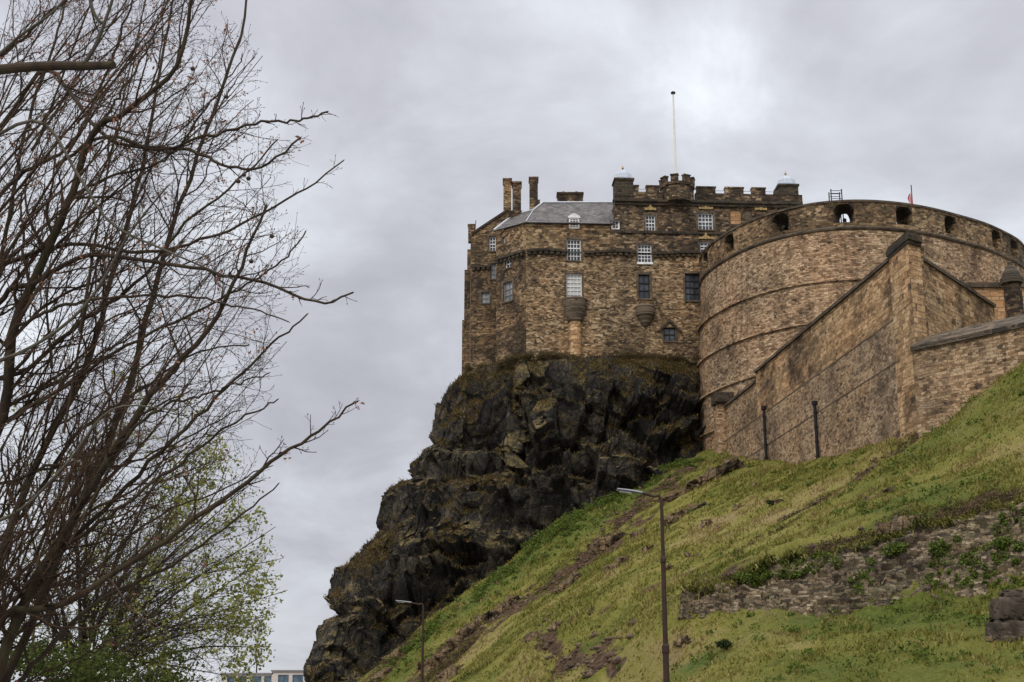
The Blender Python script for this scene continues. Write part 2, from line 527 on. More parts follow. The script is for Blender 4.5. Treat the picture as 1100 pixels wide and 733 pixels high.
def leaf_mat(name, lo, hi, scale=1.2, trans=0.25):
    m, nt, b = new_mat(name)
    t = NT(nt)
    k = t.math('ADD', t.math('MULTIPLY', t.noise(t.coord(), scale, 4, 0.7), 0.55), t.math('MULTIPLY', t.attr('tone'), 0.45))
    if name == 'grass_blade':
        big = t.noise(t.coord(), 0.10, 5, 0.6, 0.4)
        mid = t.noise(t.coord(), 0.42, 7, 0.74)
        k = t.math('ADD', t.math('MULTIPLY', big, 0.42), t.math('ADD', t.math('MULTIPLY', mid, 0.38), t.math('MULTIPLY', t.attr('tone'), 0.20)))
        col = t.ramp(k, BLADE_STOPS)
    else:
        col = t.ramp(k, [(0.25, lo), (0.75, hi)])
    t.put(b.inputs['Base Color'], col)
    b.inputs['Roughness'].default_value = 0.75
    b.inputs['Specular IOR Level'].default_value = 0.15
    tr = t.n.new('ShaderNodeBsdfTranslucent')
    t.put(tr.inputs['Color'], col)
    mx = t.n.new('ShaderNodeMixShader')
    mx.inputs[0].default_value = trans
    t.l.new(b.outputs[0], mx.inputs[1])
    t.l.new(tr.outputs[0], mx.inputs[2])
    t.l.new(mx.outputs[0], t.n['Material Output'].inputs['Surface'])
    return m


M['blade'] = leaf_mat('grass_blade', (0.056, 0.060, 0.012), (0.290, 0.245, 0.075), 0.5)
M['weed'] = leaf_mat('weed_leaf', (0.034, 0.054, 0.009), (0.130, 0.175, 0.028), 0.8)
M['bramble'] = leaf_mat('bramble_leaf', (0.024, 0.022, 0.010), (0.135, 0.095, 0.042), 0.9)
M['shrub'] = leaf_mat('shrub_leaf', (0.012, 0.020, 0.006), (0.055, 0.080, 0.022), 1.0)
M['spring'] = leaf_mat('spring_leaf', (0.10, 0.115, 0.022), (0.33, 0.33, 0.090), 0.6, 0.4)
M['hedge'] = leaf_mat('hedge_leaf', (0.020, 0.030, 0.006), (0.090, 0.110, 0.022), 0.8, 0.3)
M['dead_leaf'] = leaf_mat('dead_leaf', (0.16, 0.065, 0.035), (0.42, 0.22, 0.14), 3.0, 0.4)
M['bud'] = plain('bud', (0.055, 0.034, 0.022), 0.7)


def bark(name, a, b_, green=0.0):
    m, nt, b = new_mat(name)
    t = NT(nt)
    c = t.coord()
    n = t.noise(t.map(c, scale=(1, 1, 0.4)), 9.0, 6, 0.7)
    big = t.noise(c, 1.4, 4)
    col = t.ramp(t.math('ADD', t.math('MULTIPLY', n, 0.6), t.math('MULTIPLY', big, 0.4)), [(0.33, a), (0.68, b_)])
    if green:
        col = t.mix(t.math('MULTIPLY', t.ramp(t.noise(c, 2.3, 5, 0.7), [(0.48, 0.0), (0.62, 1.0)]), green), col, (0.060, 0.064, 0.022))
    t.put(b.inputs['Base Color'], col)
    t.bump(n, 0.7, 0.02, b)
    return m


M['bark'] = bark('bark', (0.014, 0.009, 0.006), (0.072, 0.049, 0.030), 0.35)
M['bark_pale'] = bark('bark_pale', (0.035, 0.031, 0.024), (0.125, 0.112, 0.085), 0.3)
M['twig'] = bark('twig_bark', (0.015, 0.008, 0.004), (0.092, 0.055, 0.031), 0.15)
M['twig_brown'] = bark('twig_brown', (0.018, 0.013, 0.009), (0.075, 0.054, 0.038), 0.3)


# ------------------------------------------------------------------ objects
def tag(o, label=None, cat=None, group=None, kind=None):
    for k, v in (('label', label), ('category', cat), ('group', group), ('kind', kind)):
        if v:
            o[k] = v
    return o


def thing(name, label, cat, loc=(0, 0, 0), group=None):
    o = bpy.data.objects.new(name, None)
    o.empty_display_size = 0.5
    o.location = tuple(float(v) for v in loc)
    COL.objects.link(o)
    return tag(o, label, cat, group)


def root_loc(o):
    while o.parent:
        o = o.parent
    return np.array(o.location)


def link(name, me, mat, parent=None):
    o = bpy.data.objects.new(name, me)
    for m in (mat if isinstance(mat, (list, tuple)) else [mat]):
        me.materials.append(m)
    if parent is not None:
        o.parent = parent
    COL.objects.link(o)
    return o


def fast_mesh(name, v, f, attrs=None, smooth=False, uv=None):
    """Mesh from arrays; f is (n,3) or (n,4)."""
    v = np.ascontiguousarray(v, dtype=np.float32)
    f = np.ascontiguousarray(f, dtype=np.int32)
    me = bpy.data.meshes.new(name)
    me.vertices.add(len(v))
    me.vertices.foreach_set('co', v.ravel())
    k = f.shape[1]
    me.loops.add(f.size)
    me.loops.foreach_set('vertex_index', f.ravel())
    me.polygons.add(len(f))
    me.polygons.foreach_set('loop_start', np.arange(0, f.size, k, dtype=np.int32))
    if smooth:
        me.polygons.foreach_set('use_smooth', np.ones(len(f), dtype=bool))
    for a, val in (attrs or {}).items():
        at = me.attributes.new(a, 'FLOAT', 'POINT')
        at.data.foreach_set('value', np.ascontiguousarray(val, dtype=np.float32))
    if uv is not None:
        l = me.uv_layers.new(name='UVMap')
        l.data.foreach_set('uv', np.ascontiguousarray(uv[f.ravel()], dtype=np.float32).ravel())
    me.update(calc_edges=True)
    me.validate()
    return me


class MB:
    """Collects polygons in world metres; build() links them as one mesh with metre UVs."""
    def __init__(s):
        s.v, s.f, s.uv, s.mi = [], [], [], []

    def poly(s, pts, uv=None, mi=0):
        b = len(s.v)
        s.v += [tuple(float(c) for c in p) for p in pts]
        s.f.append(tuple(range(b, b + len(pts))))
        s.uv.append(uv)
        s.mi.append(mi)

    def prism(s, plan, z0, z1, top=True, bottom=True, mi=0):
        """Upright prism over a counter-clockwise plan; z0/z1 may be per-vertex lists."""
        n = len(plan)
        z0 = z0 if hasattr(z0, '__len__') else [z0] * n
        z1 = z1 if hasattr(z1, '__len__') else [z1] * n
        lo = [(p[0], p[1], z) for p, z in zip(plan, z0)]
        hi = [(p[0], p[1], z) for p, z in zip(plan, z1)]
        for i in range(n):
            j = (i + 1) % n
            s.poly([lo[i], lo[j], hi[j], hi[i]], mi=mi)
        if top:
            s.poly(hi, mi=mi)
        if bottom:
            s.poly(lo[::-1], mi=mi)

    def box(s, c, t, half, z0, z1, mi=0):
        """Box centred at plan point c, half sizes (along t, across), from z0 to z1."""
        t = np.array(t[:2], float) / np.linalg.norm(t[:2])
        n = np.array([-t[1], t[0]])
        c = np.array(c[:2], float)
        a, b = half
        s.prism([c - t * a - n * b, c + t * a - n * b, c + t * a + n * b, c - t * a + n * b], z0, z1, mi=mi)

    def lathe(s, c, prof, n=16, a0=0.0, a1=2 * math.pi, mi=0, grow=None):
        """Revolve (radius, z) profile about the upright axis at plan point c."""
        full = abs(a1 - a0 - 2 * math.pi) < 1e-6
        for i in range(n):
            t0, t1 = a0 + (a1 - a0) * i / n, a0 + (a1 - a0) * (i + 1) / n
            acc = 0.0
            g0, g1 = (grow(t0), grow(t1)) if grow else (0.0, 0.0)
            for (r0, z0), (r1, z1) in zip(prof[:-1], prof[1:]):
                d = math.hypot(r1 - r0, z1 - z0)
                rm = max(prof[0][0], 0.01)
                q = [(c[0] + (r0 + g0) * math.cos(t0), c[1] + (r0 + g0) * math.sin(t0), z0), (c[0] + (r0 + g1) * math.cos(t1), c[1] + (r0 + g1) * math.sin(t1), z0),
                     (c[0] + (r1 + g1) * math.cos(t1), c[1] + (r1 + g1) * math.sin(t1), z1), (c[0] + (r1 + g0) * math.cos(t0), c[1] + (r1 + g0) * math.sin(t0), z1)]
                uv = [(t0 * rm, acc), (t1 * rm, acc), (t1 * rm, acc + d), (t0 * rm, acc + d)]
                if r0 < 1e-5:
                    q, uv = q[1:], uv[1:]
                elif r1 < 1e-5:
                    q, uv = q[:3], uv[:3]
                s.poly(q, uv, mi)
                acc += d

    def tube(s, pts, rad, n=8, mi=0, cap=True):
        pts = [Vector(p) for p in pts]
        rad = rad if hasattr(rad, '__len__') else [rad] * len(pts)
        rings = []
        ref = None
        for i, p in enumerate(pts):
            d = (pts[min(i + 1, len(pts) - 1)] - pts[max(i - 1, 0)]).normalized()
            if ref is None:
                ref = d.orthogonal().normalized()
            a = (ref - d * ref.dot(d)).normalized()
            ref = a
            b = d.cross(a)
            rings.append([p + (a * math.cos(2 * math.pi * k / n) + b * math.sin(2 * math.pi * k / n)) * rad[i] for k in range(n)])
        for r0, r1 in zip(rings[:-1], rings[1:]):
            for k in range(n):
                j = (k + 1) % n
                s.poly([r0[k], r0[j], r1[j], r1[k]], mi=mi)
        if cap:
            s.poly(rings[0][::-1], mi=mi)
            s.poly(rings[-1], mi=mi)

    def wall(s, A, B, z0, z1, holes=(), depth=0.3, mi=0, side=1, uoff=0.0):
        """Upright wall face from plan point A to B (seen with A on the left), with rectangular openings (u0,u1,z0,z1) and their reveals."""
        A, B = np.array(A[:2], float), np.array(B[:2], float)
        L = np.linalg.norm(B - A)
        t = (B - A) / L
        n = np.array([-t[1], t[0]]) * side          # into the wall
        def pt(u, z, d=0.0):
            q = A + t * u + n * d
            return (q[0], q[1], z)
        us = sorted({0.0, L} | {min(max(x, 0), L) for h in holes for x in h[:2]})
        zs = sorted({z0, z1} | {min(max(x, z0), z1) for h in holes for x in h[2:]})
        for u0, u1 in zip(us[:-1], us[1:]):
            for a, b in zip(zs[:-1], zs[1:]):
                um, zm = (u0 + u1) / 2, (a + b) / 2
                if any(h[0] < um < h[1] and h[2] < zm < h[3] for h in holes):
                    continue
                s.poly([pt(u0, a), pt(u1, a), pt(u1, b), pt(u0, b)], [(u0 + uoff, a), (u1 + uoff, a), (u1 + uoff, b), (u0 + uoff, b)], mi)
        for u0, u1, a, b in holes:
            s.poly([pt(u0, a), pt(u0, a, depth), pt(u0, b, depth), pt(u0, b)], mi=mi)
            s.poly([pt(u1, a, depth), pt(u1, a), pt(u1, b), pt(u1, b, depth)], mi=mi)
            s.poly([pt(u0, b), pt(u0, b, depth), pt(u1, b, depth), pt(u1, b)], mi=mi)
            s.poly([pt(u0, a, depth), pt(u0, a), pt(u1, a), pt(u1, a, depth)], mi=mi)

    def build(s, name, mat, parent=None, smooth=False, world=False):
        me = bpy.data.meshes.new(name)
        o = np.zeros(3) if parent is None else root_loc(parent)
        v = np.array(s.v) - o
        me.from_pydata([tuple(p) for p in v], [], s.f)
        lay = me.uv_layers.new(name='UVMap')
        k = 0
        for f, uv in zip(s.f, s.uv):
            if uv is None:
                p = np.array([s.v[i] for i in f])
                q = np.roll(p, -1, 0)
                nn = np.array([((p[:, 1] - q[:, 1]) * (p[:, 2] + q[:, 2])).sum(), ((p[:, 2] - q[:, 2]) * (p[:, 0] + q[:, 0])).sum(), ((p[:, 0] - q[:, 0]) * (p[:, 1] + q[:, 1])).sum()])
                nn = nn / (np.linalg.norm(nn) + 1e-12)
                if abs(nn[2]) > 0.9:
                    uv = [(a[0], a[1]) for a in p]
                else:
                    t = np.array([-nn[1], nn[0]])
                    t = t / np.linalg.norm(t)
                    w = math.sqrt(max(1e-6, 1 - nn[2] ** 2))
                    uv = [(a[0] * t[0] + a[1] * t[1], a[2] / w) for a in p]
            for w_ in uv:
                lay.data[k].uv = w_
                k += 1
        me.polygons.foreach_set('material_index', s.mi)
        if smooth:
            me.polygons.foreach_set('use_smooth', [True] * len(s.f))
        me.update()
        return link(name, me, mat, parent)


def displace(o, size, amp, seed=0, cuts=0):
    """Subdivide a small stone mesh and break up its surface."""
    import bmesh
    bm = bmesh.new()
    bm.from_mesh(o.data)
    bmesh.ops.remove_doubles(bm, verts=bm.verts, dist=1e-4)
    for _ in range(cuts):
        bmesh.ops.subdivide_edges(bm, edges=bm.edges, cuts=1, use_grid_fill=True)
    bm.normal_update()
    p = np.array([v.co[:] for v in bm.verts])
    n = np.array([v.normal[:] for v in bm.verts])
    d = facets(p / size, seed, 0.4) * amp * 0.6 + fbm(p / size * 1.7, 3, seed) * amp * 0.5
    for v, q in zip(bm.verts, p + n * d[:, None]):
        v.co = q
    bm.to_mesh(o.data)
    bm.free()
    o.data.update()


# ================================================================== THE GROUND
HX0, HX1, HY0, HY1, HD = -34.0, 62.0, 26.0, 150.0, 0.30
CTRL = []
for a in [  # (px, py, distance) read off the hillside
        (712, 733, 50), (600, 733, 66), (480, 733, 92), (860, 733, 45), (1000, 733, 42.5), (1100, 733, 41),
        (660, 690, 68), (780, 690, 53.5), (560, 690, 82), (900, 695, 49), (1000, 693, 47), (1100, 690, 45.5),
        (735, 652, 58.2), (780, 657, 56.9), (830, 663, 55.5), (900, 659, 54), (1000, 657, 52), (1100, 654, 50), (1250, 652, 48),
        (735, 636, 59.2), (780, 631, 58.4), (850, 611, 57.6), (920, 589, 56.8), (960, 574, 56.2), (1000, 569, 55.2), (1050, 559, 54.4), (1100, 539, 53.6), (1250, 519, 52), (1500, 652, 45.2), (1500, 512, 50),
        (700, 640, 66), (640, 640, 78), (560, 652, 101), (600, 624, 105), (520, 674, 102), (480, 694, 104), (455, 669, 117), (406, 717, 117), (430, 733, 105),
        (640, 542, 120.5), (599, 556, 119.5), (551, 597, 118.5), (503, 635, 117.5), (640, 575, 112), (580, 615, 110), (700, 515, 123), (745, 484, 126),
        (700, 580, 90), (660, 610, 88), (760, 560, 88), (760, 520, 108), (800, 590, 70), (800, 560, 80), (860, 575, 67), (900, 560, 65.5),
        (790, 486, 120), (830, 496, 107), (868, 495, 98), (905, 491, 91), (830, 520, 98), (870, 520, 86), (900, 530, 78), (945, 483, 84),
        (985, 466, 78.8), (1000, 458, 78.2), (1050, 425, 76), (1100, 391, 73.6), (1250, 300, 69),
        (930, 530, 72), (1000, 500, 70), (1050, 470, 70), (1100, 440, 68), (980, 540, 62.5), (1040, 525, 61), (1100, 500, 61), (1200, 460, 60)]:
    CTRL.append(P(*a))
for p in [(7, 40, 0), (9.5, 32, 0), (14, 27, 0), (30, 25, 0), (55, 25, 0.5), (3, 56, 0.2), (-1, 72, 0.3), (-6, 92, 0.3), (-12, 104, 0.4), (-19, 112, 0.5),
          (-28, 122, 0), (-30, 90, -0.3), (-20, 60, -0.3), (-10, 30, -0.3), (-33, 150, 0), (0, 122, 12), (12, 128, 22), (-12, 124, 1), (-20, 132, 0), (-14, 145, 0), (-4, 140, 8), (15, 140, 28),
          (30, 140, 30), (30, 110, 22), (28, 95, 18.5), (40, 90, 20), (60, 90, 24), (60, 140, 30), (45, 60, 16), (60, 60, 20), (45, 45, 9), (60, 40, 10), (30, 38, 3.2), (26, 118, 24)]:
    CTRL.append(np.array(p, float))
CTRL = np.array(CTRL)
_d = np.linalg.norm(CTRL[:, None, :2] - CTRL[None, :, :2], axis=2)
_n = len(CTRL)
_A = np.zeros((_n + 3, _n + 3))
_A[:_n, :_n] = _d - np.eye(_n) * 0.4
_A[:_n, _n] = _A[_n, :_n] = 1
_A[:_n, _n + 1:] = CTRL[:, :2]
_A[_n + 1:, :_n] = CTRL[:, :2].T
_w = np.linalg.solve(_A, np.concatenate([CTRL[:, 2], np.zeros(3)]))
gx = np.arange(HX0, HX1 + 1e-6, HD)
gy = np.arange(HY0, HY1 + 1e-6, HD)
GX, GY = np.meshgrid(gx, gy)
HZ = np.zeros(GX.shape)
for i in range(_n):
    HZ += _w[i] * np.hypot(GX - CTRL[i, 0], GY - CTRL[i, 1])
HZ += _w[_n] + _w[_n + 1] * GX + _w[_n + 2] * GY
for _ in range(2):   # soften the ridges left by the interpolation
    for ax in (0, 1):
        HZ[1:-1, 1:-1] = (HZ[1:-1, 1:-1] * 2 + np.roll(HZ, 1, ax)[1:-1, 1:-1] + np.roll(HZ, -1, ax)[1:-1, 1:-1]) / 4
_p3 = np.stack([GX.ravel(), GY.ravel(), HZ.ravel()], 1)
_fade = np.clip((HZ.ravel() - 0.3) / 2.0, 0, 1)
rough = fbm(_p3 / 6.0, 3, 3) * 0.30 + fbm(_p3 / 1.5, 3, 9) * 0.15 + np.abs(vnoise(_p3 / np.array([3.2, 1.6, 1.6]), 21)) * 0.18
HZ = HZ + (rough * _fade).reshape(HZ.shape)


def hill_z(x, y):
    fx = np.clip((np.asarray(x, float) - HX0) / HD, 0, len(gx) - 1.001)
    fy = np.clip((np.asarray(y, float) - HY0) / HD, 0, len(gy) - 1.001)
    i, j = fx.astype(int), fy.astype(int)
    u, v = fx - i, fy - j
    return (HZ[j, i] * (1 - u) + HZ[j, i + 1] * u) * (1 - v) + (HZ[j + 1, i] * (1 - u) + HZ[j + 1, i + 1] * u) * v


def hill_hit(px, py, y0=30.0, y1=148.0):
    """First point of the hillside on a sight line."""
    d = ray(px, py)
    ys = np.arange(y0, y1, 0.1)
    q = EYE[None] + d[None] * (ys / d[1])[:, None]
    k = np.where(q[:, 2] <= hill_z(q[:, 0], q[:, 1]))[0]
    i = k[0] if len(k) else len(ys) - 1
    return q[i]


def near_line(pts, w):
    """Mask over the hill grid: 1 on the polyline of sight points, fading to 0 at w metres."""
    q = [hill_hit(*p)[:2] for p in pts]
    best = np.full(GX.shape, 1e9)
    for a, b in zip(q[:-1], q[1:]):
        ab = b - a
        t = np.clip(((GX - a[0]) * ab[0] + (GY - a[1]) * ab[1]) / (ab @ ab + 1e-9), 0, 1)
        best = np.minimum(best, np.hypot(GX - a[0] - ab[0] * t, GY - a[1] - ab[1] * t))
    return np.clip(1 - best / w, 0, 1)


soil = np.zeros(GX.shape)
lush = np.zeros(GX.shape)
for pts, w, k in [([(562, 684), (600, 700), (632, 708), (662, 716)], 0.75, 1.0), ([(612, 704), (648, 711)], 1.15, 1.0),
                  ([(740, 500), (705, 528), (668, 560), (640, 592)], 3.0, 0.8), ([(650, 588), (600, 622), (560, 650), (528, 664), (490, 690), (455, 722)], 4.4, 0.95),
                  ([(985, 470), (930, 506), (880, 540), (845, 556)], 1.3, 0.75), ([(1100, 532), (1040, 550), (965, 566)], 1.8, 0.9), ([(965, 568), (900, 588), (850, 606), (740, 632)], 1.6, 0.85),
                  ([(700, 632), (745, 612), (770, 600)], 1.0, 0.7), ([(790, 498), (760, 512), (715, 528)], 2.2, 0.8), ([(905, 540), (945, 522)], 1.2, 0.7),
                  ([(440, 690), (415, 716), (398, 735)], 2.2, 0.85), ([(505, 690), (470, 728)], 2.4, 0.9), ([(720, 500), (690, 510), (640, 538), (599, 553), (551, 594), (503, 632), (455, 667), (406, 715)], 1.5, 0.75), ([(620, 660), (650, 655)], 0.8, 0.7), ([(690, 640), (702, 632)], 0.9, 0.7)]:
    soil = np.maximum(soil, near_line(pts, w) * k)
for pts, w, k in [([(730, 500), (700, 517), (676, 532), (655, 545)], 4.5, 1.3), ([(632, 560), (600, 578), (560, 606), (520, 636), (480, 666), (440, 700)], 4.2, 1.4),
                  ([(720, 730), (760, 710)], 2.0, 1.1), ([(870, 668), (960, 668), (1100, 670)], 3.6, 0.9), ([(870, 720), (1000, 725), (1100, 715)], 3.6, 0.7), ([(900, 560), (960, 535), (1000, 545)], 3.0, 0.8),
                  ([(440, 700), (420, 725), (480, 705)], 2.5, 0.9), ([(1010, 470), (1100, 420)], 6.0, 0.55), ([(1040, 520), (1090, 500)], 4.0, 0.45)]:
    lush = np.maximum(lush, near_line(pts, w) * k)
_pf = np.stack([GX.ravel(), GY.ravel(), np.zeros(GX.size)], 1)
soil = np.clip(soil + (fbm(_pf / 1.1, 5, 44, 0.65) * 0.42).reshape(GX.shape) * (soil > 0.02), 0, 1.2)
HZ -= np.clip(soil, 0, 1) * 0.18
ny, nx = GX.shape
idx = np.arange(nx * ny).reshape(ny, nx)
quads = np.stack([idx[:-1, :-1], idx[:-1, 1:], idx[1:, 1:], idx[1:, :-1]], -1).reshape(-1, 4)
zc = HZ.copy()
zc[0, :] = zc[-1, :] = -1.2
zc[:, 0] = zc[:, -1] = -1.2
me = fast_mesh('hillside', np.stack([GX.ravel(), GY.ravel(), zc.ravel()], 1), quads, {'soil': soil.ravel(), 'lush': np.clip(lush, 0, 1).ravel()}, smooth=True)
hill = tag(link('hillside', me, M['turf']), 'grassy slope under the castle', kind='structure')

g = MB()
g.poly([(-2500, -400, -0.02), (2500, -400, -0.02), (2500, 4500, -0.02), (-2500, 4500, -0.02)])
tag(g.build('ground', M['paving']), 'ground', kind='structure')


def strip(name, mat, pts, w0, w1, z0, z1):
    """Long sheet beside the line pts, from offset w0 to w1 (to its left); a box when z1 > z0."""
    m_ = MB()
    pts = [np.array(p, float) for p in pts]
    for a, b in zip(pts[:-1], pts[1:]):
        t = (b - a) / np.linalg.norm(b - a)
        n = np.array([-t[1], t[0]])
        q = [a + n * w0, b + n * w0, b + n * w1, a + n * w1]
        if z1 > z0:
            m_.prism(q, z0, z1)
        else:
            m_.poly([(c[0], c[1], z0) for c in q])
    return tag(m_.build(name, mat), kind='structure')


road_line = [(8.6, 24.0), (-7.5, 88.0), (-26.0, 162.0)]
strip('pavement', M['paving'], road_line, -1.6, 1.4, 0.002, 0.13)
strip('kerb', M['kerb'], road_line, 1.4, 1.55, 0.0, 0.135)
strip('road', M['tarmac'], road_line, 1.55, 9.0, 0.004, 0.004)

# ------------------------------------------------------------------ the crag
PROFILE = [(318, 740), (322, 731), (325, 712), (336, 692), (340, 673), (352, 664), (350, 641), (356, 613), (384, 592), (402, 574), (405, 553), (411, 525), (434, 517),
           (440, 497), (456, 481), (462, 470), (467, 440), (472, 424), (487, 409), (496, 402)]
_pr = []
for i, (a, b) in enumerate(PROFILE):
    Y = 118 + 17 * np.clip((735 - b) / 332.0, 0, 1) ** 0.9
    q = P(a, b, Y)
    _pr.append((q[2], q[0], Y))
_pr = np.array(_pr)
_pr[:, 0] = np.maximum.accumulate(_pr[:, 0] + np.arange(len(_pr)) * 1e-3)
ZTOP = 34.6
NS, NL = 640, 340
zl = np.concatenate([[-2.0], np.linspace(0.0, ZTOP, NL - 1)])
def catmull(c, n):
    m = c.shape[1]
    cc = np.concatenate([2 * c[:, :1] - c[:, 1:2], c, 2 * c[:, -1:] - c[:, -2:-1]], 1)
    s = np.linspace(0, m - 1 - 1e-6, n)
    i = s.astype(int)
    f = (s - i)[None, :, None]
    p0, p1, p2, p3 = (cc[:, i + k] for k in range(4))
    return 0.5 * (2 * p1 + (p2 - p0) * f + (2 * p0 - 5 * p1 + 4 * p2 - p3) * f ** 2 + (3 * p1 - p0 - 3 * p2 + p3) * f ** 3)


shift = np.zeros(NL)
for _pass in range(4):
    XL = np.interp(zl, _pr[:, 0], _pr[:, 1], left=_pr[0, 1] - 0.6) + shift
    YL = np.interp(zl, _pr[:, 0], _pr[:, 2])
    trend = np.interp(zl, [0, ZTOP], [-18.0, -4.9])
    step = XL - trend
    ctl = []
    for k in range(NL):
        z = zl[k]
        yf = 129.2 - (ZTOP - z) * 0.40 + np.clip(step[k], -2.5, 2.5) * 0.35
        x = XL[k]
        ctl.append([(x + 16, YL[k] + 34), (x + 6, YL[k] + 20), (x + 1.2, YL[k] + 8), (x, YL[k] + 1.5), (x + 1.0, YL[k] - 2.2), (x + 4.2, 0.45 * YL[k] + 0.55 * yf), (x + 9.0, yf + 0.4), (2.0 + 0.3 * x, yf),
                    (8.0, yf - 0.6), (13.0, yf + 0.2), (17.0, yf + 1.0), (24.0, yf + 5.0)])
    ctl = np.array(ctl)


    # more samples where the camera sees the rock
    u = np.linspace(0, 1, NS)
    cv = catmull(ctl, 900)
    seg = np.interp(u, [0, 0.16, 1.0], [0, 0.24, 0.97]) * 899
    i0 = np.minimum(seg.astype(int), 898)
    cv = cv[:, i0] * (1 - (seg - i0))[None, :, None] + cv[:, i0 + 1] * (seg - i0)[None, :, None]
    pos = np.concatenate([cv, np.repeat(zl[:, None, None], NS, 1)], 2)
    du = np.gradient(pos, axis=1)
    nrm = np.stack([du[..., 1], -du[..., 0], np.zeros_like(du[..., 0])], -1)
    nrm /= np.linalg.norm(nrm, axis=2, keepdims=True) + 1e-9
    nrm[..., 2] = 0.35
    nrm /= np.linalg.norm(nrm, axis=2, keepdims=True)
    flat = pos.reshape(-1, 3)
    warp = np.stack([fbm(flat / 5.0, 3, 61), fbm(flat / 5.0, 3, 67), fbm(flat / 5.0, 3, 71)], 1)
    q = flat + warp * 0.30
    sil = np.clip(np.abs(seg / 899 * 11 - 3.6) / 2.2, 0.16, 1.0)
    sil = np.tile(sil, NL)
    d = facets(q / np.array([5.5, 5.5, 9.0]), 5, 1.0) * 1.55 * sil + facets(q / np.array([2.2, 2.2, 5.4]), 8, 0.8) * 0.80 * sil + facets(q / np.array([0.95, 0.95, 2.0]), 12, 0.8) * 0.20
    d += facets(q / np.array([0.45, 0.45, 0.8]), 15, 0.7) * 0.055 + fbm(flat / 6.0, 2, 31) * 0.30 - 0.15
    # the great ledges: below each the rock stands forward, above it the face steps back
    ay_ = flat[:, 1] * math.cos(PITCH) + (flat[:, 2] - 1.7) * math.sin(PITCH)
    fpx = 550 + F * flat[:, 0] / ay_
    fpy = 366.5 - F * ((flat[:, 2] - 1.7) * math.cos(PITCH) - flat[:, 1] * math.sin(PITCH)) / ay_
    for line, amt, up_, dn_ in (([(300, 610), (385, 592), (420, 578), (470, 560), (520, 540), (600, 520)], 1.5, 3.5, 7.0), ([(300, 680), (350, 665), (400, 656), (450, 664), (500, 640)], 1.1, 2.5, 4.0),
                                ([(380, 520), (440, 497), (480, 487), (520, 492), (560, 510), (620, 484), (700, 470)], 1.2, 3.5, 5.0), ([(440, 430), (470, 425), (530, 432), (600, 430), (650, 450), (740, 440)], 0.7, 2.0, 4.0)):
        hh_ = (np.interp(fpx, [l_[0] for l_ in line], [l_[1] for l_ in line]) - fpy) * ay_ / F + fbm(flat / 3.0, 3, 77) * 0.7
        d += amt * sil * np.where(hh_ < 0, np.clip(1 + hh_ / dn_, 0, 1), -np.clip(1 - hh_ / up_, 0, 1) * 0.8 + np.clip(1 - hh_ / 0.5, 0, 1) * 1.6)
    topf = np.clip((ZTOP - flat[:, 2]) / 3.0, 0.12, 1.0)
    pos = (flat + nrm.reshape(-1, 3) * (d * topf)[:, None]).reshape(NL, NS, 3)
    pos[..., 2] += (fbm(flat / 1.8, 3, 91).reshape(NL, NS) * 0.25)
    # compare the outline with the measured one and lean the left side accordingly
    _v = pos.reshape(-1, 3)
    _ay = _v[:, 1] * math.cos(PITCH) + (_v[:, 2] - 1.7) * math.sin(PITCH)
    _sx = 550 + F * _v[:, 0] / _ay
    _sy = 366.5 - F * ((_v[:, 2] - 1.7) * math.cos(PITCH) - _v[:, 1] * math.sin(PITCH)) / _ay
    _bins = np.arange(402, 736, 6.0)
    _err, _zb = [], []
    for _b in _bins:
        _m = np.abs(_sy - _b) < 4
        if _m.sum() < 3:
            continue
        _want = np.interp(_b, [q_[1] for q_ in PROFILE][::-1], [q_[0] for q_ in PROFILE][::-1])
        _i = np.argmin(np.where(_m, _sx, 1e9))
        _err.append((_want - _sx[_i]) * _ay[_i] / F)
        _zb.append(_v[_i, 2])
    _o = np.argsort(_zb)
    _e = np.interp(zl, np.array(_zb)[_o], np.array(_err)[_o])
    print('crag outline error, metres', round(float(np.abs(_err).mean()), 2))
    if _pass < 3:
        shift = shift + np.convolve(np.pad(_e, 4, mode='edge'), np.ones(9) / 9, mode='valid') * 0.8
# the flat summit the palace stands on
cap1 = pos[-1].copy()
cap2 = cap1 * 1.0
cen = np.array([8.0, 142.0, ZTOP])
rings = [pos]
for f_ in (0.06, 0.14, 0.3, 0.7):
    r_ = cap1 + (cen - cap1) * f_
    r_[:, 2] = ZTOP + 0.15 + fbm(r_ / 1.5, 3, 5) * 0.2
    rings.append(r_[None])
pos = np.concatenate(rings, 0)
nl = pos.shape[0]
idx = np.arange(nl * NS).reshape(nl, NS)
quads = np.stack([idx[:-1, :-1], idx[:-1, 1:], idx[1:, 1:], idx[1:, :-1]], -1).reshape(-1, 4)
CRAG = pos
tag(link('cliff', fast_mesh('cliff', pos.reshape(-1, 3), quads), M['cliff']), 'dark basalt crag', kind='structure')


# ================================================================== THE PALACE
PB, PC2 = P(506, 300, 134.8)[:2], P(546, 300, 134.3)[:2]
PC, PD, PE = P(533, 300, 133.0)[:2], P(565, 300, 130.0)[:2], P(862, 230, 131.5)[:2]
palace = thing('castle_palace', 'brown rubble stone palace block with white sash windows on top of the dark crag', 'castle', (8, 134, 33.0))
tDE = (PE - PD) / np.linalg.norm(PE - PD)
nDE = np.array([-tDE[1], tDE[0]])           # into the wall


def de(px, py):
    return on_plane(px, py, PD, PE)


def at_de(uu, off=0.0):
    """Plan point on the long front, off metres out from the wall."""
    return PD + tDE * uu - nDE * off


